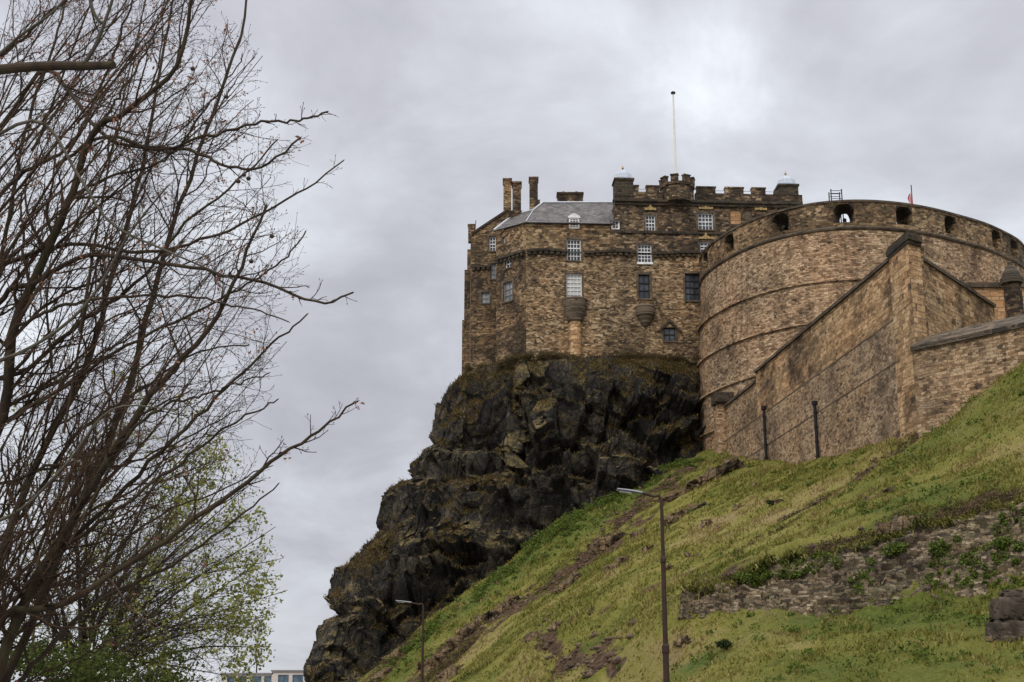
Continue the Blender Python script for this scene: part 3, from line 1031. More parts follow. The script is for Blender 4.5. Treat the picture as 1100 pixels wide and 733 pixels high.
WIN = []      # (plane name, px rect, columns, rows, style)
for w in [('DE', (609, 257, 624, 280), 4, 5, 'white'), ('DE', (608.5, 294, 625, 321), 4, 6, 'blind'), ('DE', (685, 262.5, 700, 282), 4, 5, 'sill'), ('DE', (686, 295, 698, 321), 2, 3, 'dark'),
          ('DE', (736, 294, 752, 323), 3, 4, 'dark'), ('DE', (693.5, 231, 704, 248), 3, 4, 'white'), ('DE', (750, 229, 766, 247), 4, 4, 'white'), ('DE', (752, 260, 765, 271), 3, 3, 'white'),
          ('DE', (723, 226, 733, 238), 0, 0, 'blank'), ('DE', (784.5, 226, 796, 241), 0, 0, 'blankred'), ('DE', (799, 226, 808, 236), 0, 0, 'blank'), ('DE', (713, 352, 726, 366.5), 2, 2, 'gothic'),
          ('BC', (525.5, 254, 532.5, 270), 2, 4, 'white'), ('BC', (527, 283, 533, 300), 2, 3, 'pale'), ('BC', (517, 314, 526, 326), 2, 2, 'pale'),
          ('CD', (539.5, 254.5, 542.5, 262), 0, 0, 'slit'), ('CD', (542.5, 278.5, 549.5, 288), 2, 2, 'white'), ('CD', (540.5, 303, 550.5, 324), 2, 3, 'pale')]:
    WIN.append(w)
PLANES = {'DE': (PD, PE), 'BC': (PB, PC2), 'CD': (PC, PD)}
HOLES = {k: [] for k in PLANES}
for pl, (x0, y0, x1, y1), c_, r_, st in WIN:
    A, B = PLANES[pl]
    ym, xm = (y0 + y1) / 2, (x0 + x1) / 2
    u0, u1 = on_plane(x0, ym, A, B)[0], on_plane(x1, ym, A, B)[0]
    z1, z0 = on_plane(xm, y0, A, B)[1], on_plane(xm, y1, A, B)[1]
    HOLES[pl].append((u0, u1, z0, z1))

Z_BASE = 24.0
Z_EAVE = de(600, 240)[1]
Z_STR = de(700, 250)[1]                      # string course of the tall block
Z_COR = de(700, 272)[1]                      # corbel table
Z_MLD = de(700, 218)[1]                      # moulding below the parapet
Z_PAR = de(700, 207.5)[1]
Z_MER = de(700, 202)[1]
U_S = de(661, 240)[0]
U_E = np.linalg.norm(PE - PD)
hs = HOLES['DE']


def clip_h(h, u0, u1, z0, z1):
    return [(max(a, u0) - u0, min(b, u1) - u0, max(c, z0), min(d_, z1)) for a, b, c, d_ in h if a < u1 and b > u0 and c < z1 and d_ > z0]


w = MB()
A0 = at_de(0)
w.wall(PD, PE, Z_BASE, Z_COR, clip_h(hs, 0, U_E, Z_BASE, Z_COR), 0.32, mi=0)
w.wall(PD, at_de(U_S), Z_COR, Z_EAVE, clip_h(hs, 0, U_S, Z_COR, Z_EAVE), 0.32, mi=2, uoff=3.0)
w.wall(at_de(U_S), PE, Z_COR, Z_MLD, clip_h(hs, U_S, U_E, Z_COR, Z_MLD), 0.32, mi=1)
Z_EC = on_plane(534, 248, PC, PD)[1]
w.wall(PC, PD, Z_BASE, Z_COR, clip_h(HOLES['CD'], 0, 99, Z_BASE, Z_COR), 0.3, mi=3)
w.wall(PC, PD, Z_COR, Z_EAVE, clip_h(HOLES['CD'], 0, 99, Z_COR, Z_EAVE), 0.3, mi=0)
# left block with its raking top
zB, zC2 = on_plane(508, 252, PB, PC2)[1], on_plane(546, 226, PB, PC2)[1]
w.wall(PB, PC2, Z_BASE, zB, HOLES['BC'], 0.3, mi=3)
w.poly([(PB[0], PB[1], zB), (PC2[0], PC2[1], zB), (PC2[0], PC2[1], zC2), ], mi=0)
w.prism([PC, PC + np.array([1.5, 2.2]), PC2 + np.array([2.0, 1.5]), PC2], Z_BASE, Z_EAVE - 0.2, mi=3)
BK = P(503, 300, 150)[:2]
w.poly([(BK[0], BK[1], Z_BASE), (PB[0], PB[1], Z_BASE), (PB[0], PB[1], zB), (BK[0], BK[1], zB)], mi=3)
w.poly([(PB[0], PB[1], zB), (PC2[0], PC2[1], zC2), (PC2[0] + 0.5, 150, zC2), (BK[0], 150, zB)], mi=3)
w.prism([PC2, PC2 + np.array([1.4, 0.1]), PC2 + np.array([1.4, 14]), PC2 + np.array([0, 14])], Z_BASE, zC2, mi=3)
# older ranges stepping out behind on the left
for px, Y, ptop, xr in ((499.0, 141.0, 290, -2.0), (496.5, 145.0, 344, -2.0), (502.0, 139, 268, -2.0)):
    q = P(px, ptop, Y)
    w.prism([(q[0], Y), (xr, Y), (xr, Y + 8), (q[0], Y + 8)], Z_BASE, q[2], mi=3)
# the back and the sides, so that the block is whole
EB = PE + nDE * 14
w.poly([(PE[0], PE[1], Z_BASE), (EB[0], EB[1], Z_BASE), (EB[0], EB[1], Z_MLD), (PE[0], PE[1], Z_MLD)], mi=1)
SB = at_de(U_S, -14)
w.poly([(EB[0], EB[1], Z_BASE), (SB[0], SB[1], Z_BASE), (SB[0], SB[1], Z_MLD), (EB[0], EB[1], Z_MLD)], mi=1)
SS = at_de(U_S)
w.poly([(SB[0], SB[1], Z_EAVE - 1), (SS[0], SS[1], Z_EAVE - 1), (SS[0], SS[1], Z_MLD), (SB[0], SB[1], Z_MLD)], mi=1)
w.poly([(SB[0], SB[1], Z_BASE), (PC2[0] + 1, 149, Z_BASE), (PC2[0] + 1, 149, Z_EAVE), (SB[0], SB[1], Z_EAVE)], mi=3)
M['palace_attic'] = stone('palace_attic_stone', BROWN[:5], 0.7, 0.34, soot=0.85, lo=0.47, seed=17.0, moss=0.2)
wall_o = w.build('wall', [M['palace'], M['palace_upper'], M['palace_attic'], M['palace_dark']], palace)
# rough plinth where the wall dies into the rock
# string courses and corbel table
s = MB()
def course(mb, A, B, z0, z1, out, ext=0.0):
    A, B = np.array(A[:2], float), np.array(B[:2], float)
    t = (B - A) / np.linalg.norm(B - A)
    n = np.array([-t[1], t[0]])
    mb.prism([A - t * ext - n * out, B + t * ext - n * out, B + t * ext + n * 0.05, A - t * ext + n * 0.05], z0, z1)
course(s, at_de(U_S + 0.05), PE, Z_STR - 0.12, Z_STR + 0.12, 0.14)
s.build('string_course', M['dark_stone'], palace)
s = MB()
course(s, at_de(U_S - 0.05), PE, Z_MLD - 0.30, Z_MLD, 0.20)
course(s, at_de(U_S - 0.05), PE, Z_MLD + 0.001, Z_MLD + 0.28, 0.38)
s.build('moulding', M['dark_stone'], palace)
s = MB()
gaps = [(h[0] - 0.15, h[1] + 0.15) for h in hs if h[2] < Z_COR + 0.4 and h[3] > Z_COR - 0.4]
uu = 0.1
was = False
while uu < de(757, 272)[0]:
    if any(a < uu + 0.2 < b for a, b in gaps):
        if was and s.f:
            s.build('corbel_table', M['dark_stone'], palace)
            s = MB()
        was = False
    else:
        was = True
        zj = Z_COR + 0.10 * math.sin(uu * 0.9)
        s.box(at_de(uu + 0.2, 0.12), tDE, (0.17, 0.13), zj - 0.42, zj - 0.12)
        s.box(at_de(uu + 0.28, 0.16), tDE, (0.279, 0.17), zj - 0.12, zj + 0.12)
    uu += 0.56
if s.f:
    s.build('corbel_table', M['dark_stone'], palace)
s = MB()
tCD = (PD - PC) / np.linalg.norm(PD - PC)
nCD = np.array([-tCD[1], tCD[0]])
for k in range(7):
    c = PC + tCD * (0.35 + k * 0.57) - nCD * 0.12
    s.box(c, tCD, (0.17, 0.13), Z_COR - 0.42, Z_COR - 0.12)
    s.box(c - nCD * 0.04, tCD, (0.28, 0.17), Z_COR - 0.12, Z_COR + 0.12)
s.build('corbel_table', M['dark_stone'], palace)
s = MB()
zl_ = on_plane(515, 287, PB, PC2)[1]
tBC = (PC2 - PB) / np.linalg.norm(PC2 - PB)
for k in range(4):
    c = PB + tBC * (0.25 + k * 0.5) + np.array([0, -0.12])
    s.box(c, tBC, (0.15, 0.12), zl_ - 0.35, zl_ - 0.1)
    s.box(c, tBC, (0.24, 0.15), zl_ - 0.1, zl_ + 0.1)
s.build('corbel_table', M['dark_stone'], palace)

M['dull_frame'] = plain('dull_frame_paint', (0.20, 0.20, 0.19), 0.7, var=0.3)
# windows: frame with glazing bars > pane, sill, margins
for (pl, rc, c_, r_, st), (u0, u1, z0, z1) in [(w_, HOLES[w_[0]][[x for x in WIN if x[0] == w_[0]].index(w_)]) for w_ in WIN]:
    A, B = PLANES[pl]
    t = (B - A) / np.linalg.norm(B - A)
    n = np.array([-t[1], t[0]])
    def pt(uq, zq, dq):
        qq = A + t * uq + n * dq
        return (qq[0], qq[1], zq)
    def slab(mb, ua, ub, za, zb, d0, d1):
        c0 = A + t * ((ua + ub) / 2) + n * ((d0 + d1) / 2)
        mb.box(c0, t, ((ub - ua) / 2, (d1 - d0) / 2), za, zb)
    if st == 'slit':
        m_ = MB()
        slab(m_, u0, u1, z0, z1, 0.2, 0.29)
        m_.build('arrow_slit', M['glass_pale'], palace)
        continue
    if st.startswith('blank'):
        m_ = MB()
        slab(m_, u0 - 0.01, u1 + 0.01, z0 - 0.01, z1 + 0.01, 0.12, 0.30)
        m_.build('blind_panel', M['orange_wall'] if st == 'blankred' else M['dressed'], palace)
        continue
    fr = MB()
    fw = 0.085
    d0, d1 = 0.16, 0.26
    slab(fr, u0, u0 + fw, z0, z1, d0, d1)
    slab(fr, u1 - fw, u1, z0, z1, d0, d1)
    slab(fr, u0 + fw, u1 - fw, z0, z0 + fw, d0, d1)
    slab(fr, u0 + fw, u1 - fw, z1 - fw, z1, d0, d1)
    bw = 0.03
    for k in range(1, c_):
        uq = u0 + fw + (u1 - u0 - 2 * fw) * k / c_
        slab(fr, uq - bw, uq + bw, z0 + fw, z1 - fw, d0 + 0.02, d1 - 0.02)
    for k in range(1, r_):
        zq = z0 + fw + (z1 - z0 - 2 * fw) * k / r_
        b2 = bw * (1.7 if abs(k - r_ / 2) < 0.6 else 1)
        slab(fr, u0 + fw, u1 - fw, zq - b2, zq + b2, d0 + 0.014, d1 - 0.026)
    white = st in ('white', 'blind', 'sill')
    fo = fr.build('window', M['white'] if white else (M['iron'] if st in ('dark', 'gothic') else M['dull_frame']), palace)
    if st == 'gothic':
        fo['label'] = 'small pointed window with dark stone hood'
    pn = MB()
    pn.poly([pt(u0, z0, 0.265), pt(u1, z0, 0.265), pt(u1, z1, 0.265), pt(u0, z1, 0.265)])
    pn.build('pane', M['blind'] if st == 'blind' else (M['glass_pale'] if st == 'pale' else M['glass']), fo)
    sl = MB()
    hh = 0.22 if st == 'sill' else 0.14
    slab(sl, u0 - 0.10, u1 + 0.10, z0 - hh, z0 - 0.003, -0.12, 0.25)
    sl.build('sill', M['white'] if st in ('sill',) else M['dressed'], fo)
    mg = MB()
    if st == 'gothic':
        um = (u0 + u1) / 2
        for sgn in (-1, 1):
            a_ = [(um + sgn * 0.95, z1 - 0.45), (um, z1 + 0.55), (um, z1 + 0.90), (um + sgn * 1.2, z1 - 0.45)]
            f0 = [pt(x, z, -0.16) for x, z in a_]
            f1 = [pt(x, z, 0.05) for x, z in a_]
            mg.poly(f0 if sgn < 0 else f0[::-1])
            for k in range(4):
                mg.poly([f0[k], f0[(k + 1) % 4], f1[(k + 1) % 4], f1[k]])
        slab(mg, u0 - 0.16, u0 - 0.003, z0, z1, -0.05, 0.1)
        slab(mg, u1 + 0.003, u1 + 0.16, z0, z1, -0.05, 0.1)
        mg.build('hood', M['dark_stone'], fo)
    else:
        slab(mg, u0 - 0.2, u0 - 0.003, z0, z1, -0.03, 0.1)
        slab(mg, u1 + 0.003, u1 + 0.2, z0, z1, -0.03, 0.1)
        slab(mg, u0 - 0.2, u1 + 0.2, z1 + 0.003, z1 + 0.25, -0.035, 0.1)
        mg.build('surround', M['dressed'], fo)

# gilded pediments over the upper windows
for px, py, hw in ((698.5, 225, 0.55), (758, 224, 0.72), (758, 256, 0.72), (817, 225, 0.6)):
    uq, zq = de(px, py)
    m_ = MB()
    for pa in ([(-hw, 0), (hw, 0), (0, 0.45)],):
        f0 = [tuple(at_de(uq + x, 0.14)) + (zq + z - 0.1,) for x, z in pa]
        f1 = [tuple(at_de(uq + x, -0.05)) + (zq + z - 0.1,) for x, z in pa]
        m_.poly(f0)
        for k in range(3):
            m_.poly([f0[k], f1[k], f1[(k + 1) % 3], f0[(k + 1) % 3]])
    for sgn in (-1, 0, 1):
        m_.box(at_de(uq + sgn * hw * 0.85, 0.1), tDE, (0.09, 0.09), zq - 0.14, zq + (0.48 if sgn == 0 else 0.10))
    m_.build('pediment', M['gold'], palace)

# parapet of the tall block
pm = MB()
def pbox(mb, ua, ub, za, zb, d0=-0.30, d1=0.25, mi=0):
    c0 = at_de((ua + ub) / 2, -(d0 + d1) / 2)
    mb.box(c0, tDE, ((ub - ua) / 2, (d1 - d0) / 2), za, zb, mi)
u_t0, u_t1 = de(711, 200)[0], de(746, 200)[0]
pbox(pm, U_S - 0.05, u_t0, Z_MLD + 0.281, Z_PAR)
pbox(pm, u_t1, U_E, Z_MLD + 0.281, Z_PAR)
for x0, x1 in ((680.5, 685.5), (694, 708), (748, 768), (778.5, 798), (807, 821.5)):
    ua, ub = de(x0, 205)[0], de(x1, 205)[0]
    pbox(pm, ua, ub, Z_PAR + 0.001, Z_MER)
    pbox(pm, ua - 0.06, ub + 0.06, Z_MER + 0.001, Z_MER + 0.16, -0.36, 0.31)
pm.build('parapet', M['palace_upper'], palace)
# round crenellated lookout in the middle
um = (u_t0 + u_t1) / 2
rt = (u_t1 - u_t0) / 2
cb = at_de(um, -0.6)
rb = MB()
zt0, zt1 = Z_MLD + 0.1, de(728, 198.5)[1]
rb.lathe(cb, [(rt, zt0), (rt, zt1 - 0.3), (rt + 0.12, zt1 - 0.29), (rt + 0.12, zt1), (rt - 0.35, zt1)], 28)
for k in range(8):
    a = 2 * math.pi * (k + 0.5) / 8 + 0.12
    c = cb + np.array([math.cos(a), math.sin(a)]) * (rt - 0.1)
    rb.box(c, (-math.sin(a), math.cos(a)), (0.36, 0.2), zt1 + 0.001, zt1 + 0.62)
    rb.box(c, (-math.sin(a), math.cos(a)), (0.41, 0.25), zt1 + 0.621, zt1 + 0.74)
rb.build('lookout', M['palace_upper'], palace)
for x0, x1 in ((686, 693), (769, 778), (798.5, 806.5), (822, 830)):
    ua, ub = de(x0, 205)[0], de(x1, 205)[0]
    rl = MB()
    rl.tube([tuple(at_de(ua)) + (Z_PAR + 0.38,), tuple(at_de(ub)) + (Z_PAR + 0.38,)], 0.035, 6)
    rl.build('guard_rail', M['lead'], palace)
rf = MB()
a_, b_, c_, d_ = at_de(U_S, -0.3), at_de(U_E, -0.3), at_de(U_E, -14), at_de(U_S, -14)
rf.poly([(p[0], p[1], Z_MLD - 0.15) for p in (a_, b_, c_, d_)])
rf.build('lead_flat', M['lead'], palace)


# corner turrets with lead caps
def cap_turret(x0, x1, py_base, py_eave, py_top, off):
    ua, ub = de(x0, 205)[0], de(x1, 205)[0]
    zb, ze, zt = de(x0, py_base)[1], de(x0, py_eave)[1], de(x0, py_top)[1]
    r = (ub - ua) / 2
    c = at_de((ua + ub) / 2, off - r)
    m_ = MB()
    m_.box(c, tDE, (r, r), zb, ze - 0.2)
    m_.box(c, tDE, (r + 0.10, r + 0.10), ze - 0.199, ze)
    m_.box(c, tDE, (r + 0.07, r + 0.07), zb + 0.4, zb + 0.6)
    t_ = m_.build('turret', M['dark_stone'], palace)
    k = MB()
    H = zt - ze
    prof = [(r * 1.16, ze + 0.002), (r * 1.14, ze + 0.14), (r * 1.04, ze + H * 0.28), (r * 0.92, ze + H * 0.52), (r * 0.68, ze + H * 0.74), (r * 0.38, ze + H * 0.87), (r * 0.18, ze + H * 0.95), (0.1, ze + H * 1.0), (0, ze + H * 1.0)]
    k.lathe(c, prof, 8, math.pi / 8, 2 * math.pi + math.pi / 8)
    k.build('dome', M['lead'], t_)
    f = MB()
    zt -= 0.02
    f.lathe(c, [(0.06, zt), (0.05, zt + 0.1), (0.11, zt + 0.16), (0.13, zt + 0.23), (0.09, zt + 0.31), (0.04, zt + 0.36), (0.025, zt + 0.5), (0, zt + 0.52)], 10)
    f.build('finial', M['gold'], t_)


cap_turret(660.5, 680, 216, 192.5, 180.5, 0.35)
cap_turret(836.5, 857, 223, 198.5, 186, 0.25)
m_ = MB()
ua, ub = de(831, 205)[0], de(837, 205)[0]
pbox(m_, ua, ub, Z_MLD + 0.282, de(833, 206)[1], -0.28, 0.24)
m_.build('turret_step', M['dark_stone'], palace)

# slate roof of the lower range, with lead flashings
rf = MB()
e0, e1 = np.append(PD - nDE * 0.22, Z_EAVE), np.append(at_de(U_S - 0.05, 0.22), Z_EAVE)
r0, r1 = P(583, 218, 134.6), P(661, 218, 135.2)
h0 = P(573, 226, 133.0)
ec = np.append(PC + np.array([-0.25, -0.1]), on_plane(534, 248, PC, PD)[1])
h1, h2 = P(559.5, 229.5, 134.6), P(546, 236, 134.4)
th = np.array([0, 0, 0.0])
rf.poly([e0, e1, r1, r0, h0])
rf.poly([ec, e0, h0, h1, h2])
bk = 141.0
rf.poly([r0, r1, (r1[0], bk, Z_EAVE), (r0[0], bk, Z_EAVE)])
rf.poly([h0, r0, (r0[0], bk, Z_EAVE), (h1[0], bk, Z_EAVE), h1])
rf.poly([h2, h1, (h1[0], bk, Z_EAVE), (h2[0], bk, Z_EAVE)])
roof = rf.build('roof', M['slate'], palace)
fl = MB()
up = np.array([0, -0.03, 0.05])
for a, b, r_ in ((ec, h2, 0.11), (h2, h1, 0.10), (e0, h0, 0.045), (r0, r1, 0.09), (h0, r0, 0.09), (h1, h0, 0.09)):
    fl.tube([a + up, b + up], r_, 6)
fl.build('flashing', M['flashing'], roof)
gt = MB()
gt.tube([ec + np.array([0, -0.08, -0.1]), e0 + np.array([0, -0.08, -0.1]), e1 + np.array([0, -0.08, -0.1])], 0.07, 6)
gt.build('gutter', M['iron'], roof)


# dormers
def dormer(px0, px1, py_top, py_sill, py_apex, plain_roof=False):
    ua, ub = de(px0, 240)[0], de(px1, 240)[0]
    zs, zt, za = de(px0, py_sill)[1], de(px0, py_top)[1], de(px0, py_apex)[1]
    um_ = (ua + ub) / 2
    f_ = -0.02
    m_ = MB()
    pbox(m_, ua, ub, zs, zt, f_ + 0.1, 2.6)
    dm = m_.build('dormer', M['flashing'], roof)
    fr = MB()
    fwid = 0.12
    d0, d1 = f_ - 0.02, f_ + 0.09
    pbox(fr, ua - 0.04, ua + fwid, zs, zt, d0, d1)
    pbox(fr, ub - fwid, ub + 0.04, zs, zt, d0, d1)
    pbox(fr, ua + fwid, ub - fwid, zs, zs + fwid, d0, d1)
    pbox(fr, ua + fwid, ub - fwid, zt - fwid, zt, d0, d1)
    nc, nr = (3, 4) if not plain_roof else (2, 2)
    for k in range(1, nc):
        uq = ua + (ub - ua) * k / nc
        pbox(fr, uq - 0.03, uq + 0.03, zs + fwid, zt - fwid, d0 + 0.02, d1 - 0.01)
    for k in range(1, nr):
        zq = zs + (zt - zs) * k / nr
        pbox(fr, ua + fwid, ub - fwid, zq - 0.03, zq + 0.03, d0 + 0.025, d1 - 0.015)
    fr.build('dormer_window', M['white'], dm)
    g_ = MB()
    pts_ = [tuple(at_de(x, -f_ - 0.06)) for x in (ua + 0.1, ub - 0.1)]
    g_.poly([pts_[0] + (zs,), pts_[1] + (zs,), pts_[1] + (zt,), pts_[0] + (zt,)])
    g_.build('pane', M['glass'] if not plain_roof else M['blind'], dm)
    rr = MB()
    ov = 0.16
    if plain_roof:
        a0_, a1_ = at_de(ua - ov, 0.2), at_de(ub + ov, 0.2)
        b0_, b1_ = at_de(ua - ov, -3.2), at_de(ub + ov, -3.2)
        rr.poly([tuple(a0_) + (zt + 0.003,), tuple(a1_) + (zt + 0.003,), tuple(b1_) + (za + 0.5,), tuple(b0_) + (za + 0.5,)])
        rr.poly([tuple(a0_) + (zt - 0.12,), tuple(a1_) + (zt - 0.12,), tuple(a1_) + (zt + 0.003,), tuple(a0_) + (zt + 0.003,)])
        rr.build('dormer_roof', M['slate'], dm)
    else:
        arc = [(ua - ov, zt), (ua - ov * 0.6, zt + (za - zt) * 0.35), (ua + (um_ - ua) * 0.5, zt + (za - zt) * 0.82), (um_, za), (ub - (um_ - ua) * 0.5, zt + (za - zt) * 0.82), (ub + ov * 0.6, zt + (za - zt) * 0.35), (ub + ov, zt)]
        f0 = [tuple(at_de(x, 0.12)) + (z + 0.004,) for x, z in arc]
        f1 = [tuple(at_de(x, -2.6)) + (z + 0.004,) for x, z in arc]
        rr.poly(f0)
        for k in range(len(arc) - 1):
            rr.poly([f0[k], f1[k], f1[k + 1], f0[k + 1]])
        rr.poly([f0[-1], f1[-1], f1[0], f0[0]])
        rr.build('dormer_roof', M['white'], dm)


dormer(611.5, 622, 234.5, 245.5, 229.5)
dormer(657, 665, 237.5, 246.5, 232.5, True)


# chimneys
def chimney(x0, x1, py_top, py_base, Y, deep, pots=0, step=None):
    a, b = P(x0, py_top, Y), P(x1, py_top, Y)
    zt, zb = a[2], P(x0, py_base, Y)[2] - 0.8
    m_ = MB()
    c = np.array([(a[0] + b[0]) / 2, Y + deep / 2])
    hw = (b[0] - a[0]) / 2
    m_.box(c, (1, 0), (hw - 0.03, deep / 2 - 0.03), zb, zt - 0.2)
    m_.box(c, (1, 0), (hw + 0.05, deep / 2 + 0.05), zt - 0.199, zt)
    if step:
        sa, sb = P(step[0], step[2], Y), P(step[1], step[2], Y)
        m_.box(((sa[0] + sb[0]) / 2, Y + deep / 2 - 0.12), (1, 0), ((sb[0] - sa[0]) / 2, deep / 2), zb - 0.2, sa[2])
    ch = m_.build('chimney', M['palace_dark'], palace)
    for k in range(pots):
        p_ = MB()
        p_.lathe((c[0] + hw * (-0.5 + k), c[1]), [(0.13, zt + 0.001), (0.11, zt + 0.22), (0.14, zt + 0.24), (0.14, zt + 0.3), (0.08, zt + 0.3)], 10)
        p_.build('chimney_pot', M['orange_wall'], ch)


chimney(540.5, 549.5, 191.5, 236, 135.0, 1.6)
chimney(550.2, 560, 195, 234, 135.3, 1.6)
chimney(568.5, 578, 190, 226, 134.4, 1.4, step=(569, 580, 215))
chimney(598.5, 626.5, 206.5, 220, 136.5, 1.3, pots=2)
m_ = MB()
q = P(503, 241, 135.2)
q1 = P(510, 241, 135.2)
m_.box(((q[0] + q1[0]) / 2, 135.6), (1, 0), ((q1[0] - q[0]) / 2, 0.45), q[2] - 1.8, q[2] - 0.12)
m_.box(((q[0] + q1[0]) / 2, 135.6), (1, 0), ((q1[0] - q[0]) / 2 + 0.06, 0.5), q[2] - 0.119, q[2])
m_.tube([(q1[0], 135.6, q[2] - 1.0), (q1[0] + 0.1, 135.6, q[2] + 0.55)], 0.04, 6)
m_.build('chimney', M['palace_dark'], palace)
cp = MB()
a3, b3 = np.append(PB, zB), np.append(PC2, zC2)
cp.tube([a3 + np.array([0, -0.05, 0.05]), b3 + np.array([0, -0.05, 0.05])], 0.16, 4)
cp.build('gable_coping', M['dark_stone'], palace)


# corbelled bays under two windows
def corbel(px, py0, prof, shaft=None):
    uq, z0 = de(px, py0)
    m_ = MB()
    k = 0.0885
    m_.lathe(at_de(uq, 0.0), [(r_ * k, z0 - d_ * k) for r_, d_ in prof][::-1], 24, math.pi - 0.05 + 0.05, 2 * math.pi)
    c_ = m_.build('corbel', M['dressed'], palace)
    if shaft:
        s_ = MB()
        s_.lathe(at_de(uq, 0.05), [(shaft[0] * k, z0 - shaft[2] * k), (shaft[0] * k, z0 - shaft[1] * k)], 16, math.pi, 2 * math.pi)
        s_.build('shaft', M['pier'], c_)


corbel(617.5, 322, [(0, 0), (13.5, 0.0), (14, 1.5), (13.2, 3), (13.5, 4), (13, 8), (12.2, 11), (12.6, 12), (11.5, 15), (11, 16.5), (11.2, 17.5), (9.6, 21), (9, 22.5), (9, 24), (7.4, 26)], (6.6, 24, 75))
corbel(693, 329, [(0, 0), (10.5, 0), (11, 2), (10.6, 3), (10.9, 8), (10.2, 9.5), (10.5, 11), (8.6, 13), (8.8, 14.5), (6.2, 17.5), (6.2, 19), (3.0, 23), (0, 24)])

# the flagpole on the palace roof
b = P(726, 192, 137)
zt = P(723, 101, 137)[2]
fp = thing('flagpole', 'tall bare white flagpole rising above the palace battlements', 'flagpole', (b[0], 137, Z_MLD - 0.15))
m_ = MB()
m_.tube([(b[0], 137, Z_MLD - 0.15), (b[0], 137, (b[2] + zt) / 2), (b[0], 137, zt)], [0.15, 0.12, 0.085], 10)
m_.build('pole', M['pole_white'], fp)
m_ = MB()
m_.lathe((b[0], 137), [(0, zt), (0.22, zt + 0.001), (0.26, zt + 0.12), (0.2, zt + 0.22), (0, zt + 0.26)], 12)
m_.build('cap', M['iron'], fp)

# ================================================================== THE ROUND BATTERY
BC, BR = np.array([32.6, 129.5]), 14.65
_ra, _rr = [], []
for _px, _py in [(754.6, 275), (779, 253), (828, 229), (877, 217.5), (922, 215), (976, 220), (1025, 232), (1074, 249.5), (1100, 264)]:
    _d = ray(_px, _py)
    _h = (EYE + _d * ((45.05 - EYE[2]) / _d[2]))[:2] - BC
    _ra.append(math.atan2(_h[1], _h[0]) % (2 * math.pi))
    _rr.append(np.hypot(*_h))
print('battery radii', np.round(np.degrees(_ra), 1), np.round(_rr, 2))
_ra = np.array([R(140), R(165)] + _ra + [_ra[-1] + R(22), _ra[-1] + R(60), R(430)])
_rr = np.array([BR - 0.5, BR - 0.5] + _rr + [_rr[-1] + 1.2, _rr[-1] + 0.8, BR])
_o = np.argsort(_ra)
_ra, _rr = _ra[_o], _rr[_o]
_fine = np.linspace(R(140), R(430), 800)
_fr = np.interp(_fine, _ra, _rr)
_k = np.exp(-np.linspace(-2, 2, 121) ** 2)
_fr = np.convolve(np.pad(_fr, 60, mode='edge'), _k / _k.sum(), mode='valid')


def bulge(a):
    """How far the battery's plan departs from a true circle at angle a."""
    return float(np.interp(a, _fine, _fr)) - BR
Z_RIM = 45.05
Z_PS = P(925, 245.5, BC[1] - BR - 0.2)[2]       # string under the parapet
bat = thing('round_battery', 'curved pinkish stone gun battery with embrasures in its parapet beside the palace', 'battery', (BC[0], BC[1], 22.0))
ledge = []
for px, py in ((757, 345.5), (754, 377), (752, 405), (750, 434)):
    pass
zs_ = [P(927, y, BC[1] - BR - 0.5)[2] for y in (300.5, 345.0, 391.0, 437.0)]
prof = []
r = BR + 1.35
zc = 18.0
for zq in zs_[::-1]:
    prof += [(r, zc), (r - 0.10, zq - 0.12), (r + 0.10, zq - 0.10), (r + 0.08, zq + 0.06), (r - 0.24, zq + 0.16)]
    zc, r = zq + 0.17, r - 0.26
prof += [(r, zc), (r - 0.12, Z_PS - 0.2)]
m_ = MB()
A0_, A1_ = R(150), R(420)
m_.lathe(BC, prof, 150, A0_, A1_, grow=bulge)
m_.build('wall', M['battery'], bat, smooth=False)
RW = r - 0.12
m_ = MB()
m_.lathe(BC, [(RW, Z_PS - 0.2), (RW + 0.12, Z_PS - 0.10), (RW + 0.17, Z_PS + 0.02), (RW + 0.12, Z_PS + 0.12), (RW - 0.02, Z_PS + 0.2)], 150, A0_, A1_, grow=bulge)
m_.build('string_course', M['dressed'], bat)
RP = RW - 0.04
THK = 2.6
z_sill, z_lint = Z_PS + 0.55, Z_PS + 2.22
EMB = []
for px, py in ((757.5, 277), (783, 263), (838, 243), (907, 236), (972, 238), (1022, 251), (1070, 263), (1096, 275)):
    d = ray(px, py)
    dd = d[:2]
    oc = EYE[:2] - BC
    rr_ = RP
    for _ in range(12):
        aa, bb, cc_ = dd @ dd, 2 * dd @ oc, oc @ oc - rr_ ** 2
        disc = bb * bb - 4 * aa * cc_
        kk = (-bb - math.sqrt(max(disc, 0))) / (2 * aa)
        h = EYE[:2] + dd * kk - BC
        an_ = math.atan2(h[1], h[0]) % (2 * math.pi)
        rr_ = RP + bulge(an_)
    EMB.append(an_)
EMB += [max(EMB) + R(16), max(EMB) + R(32)]
EMB.sort()


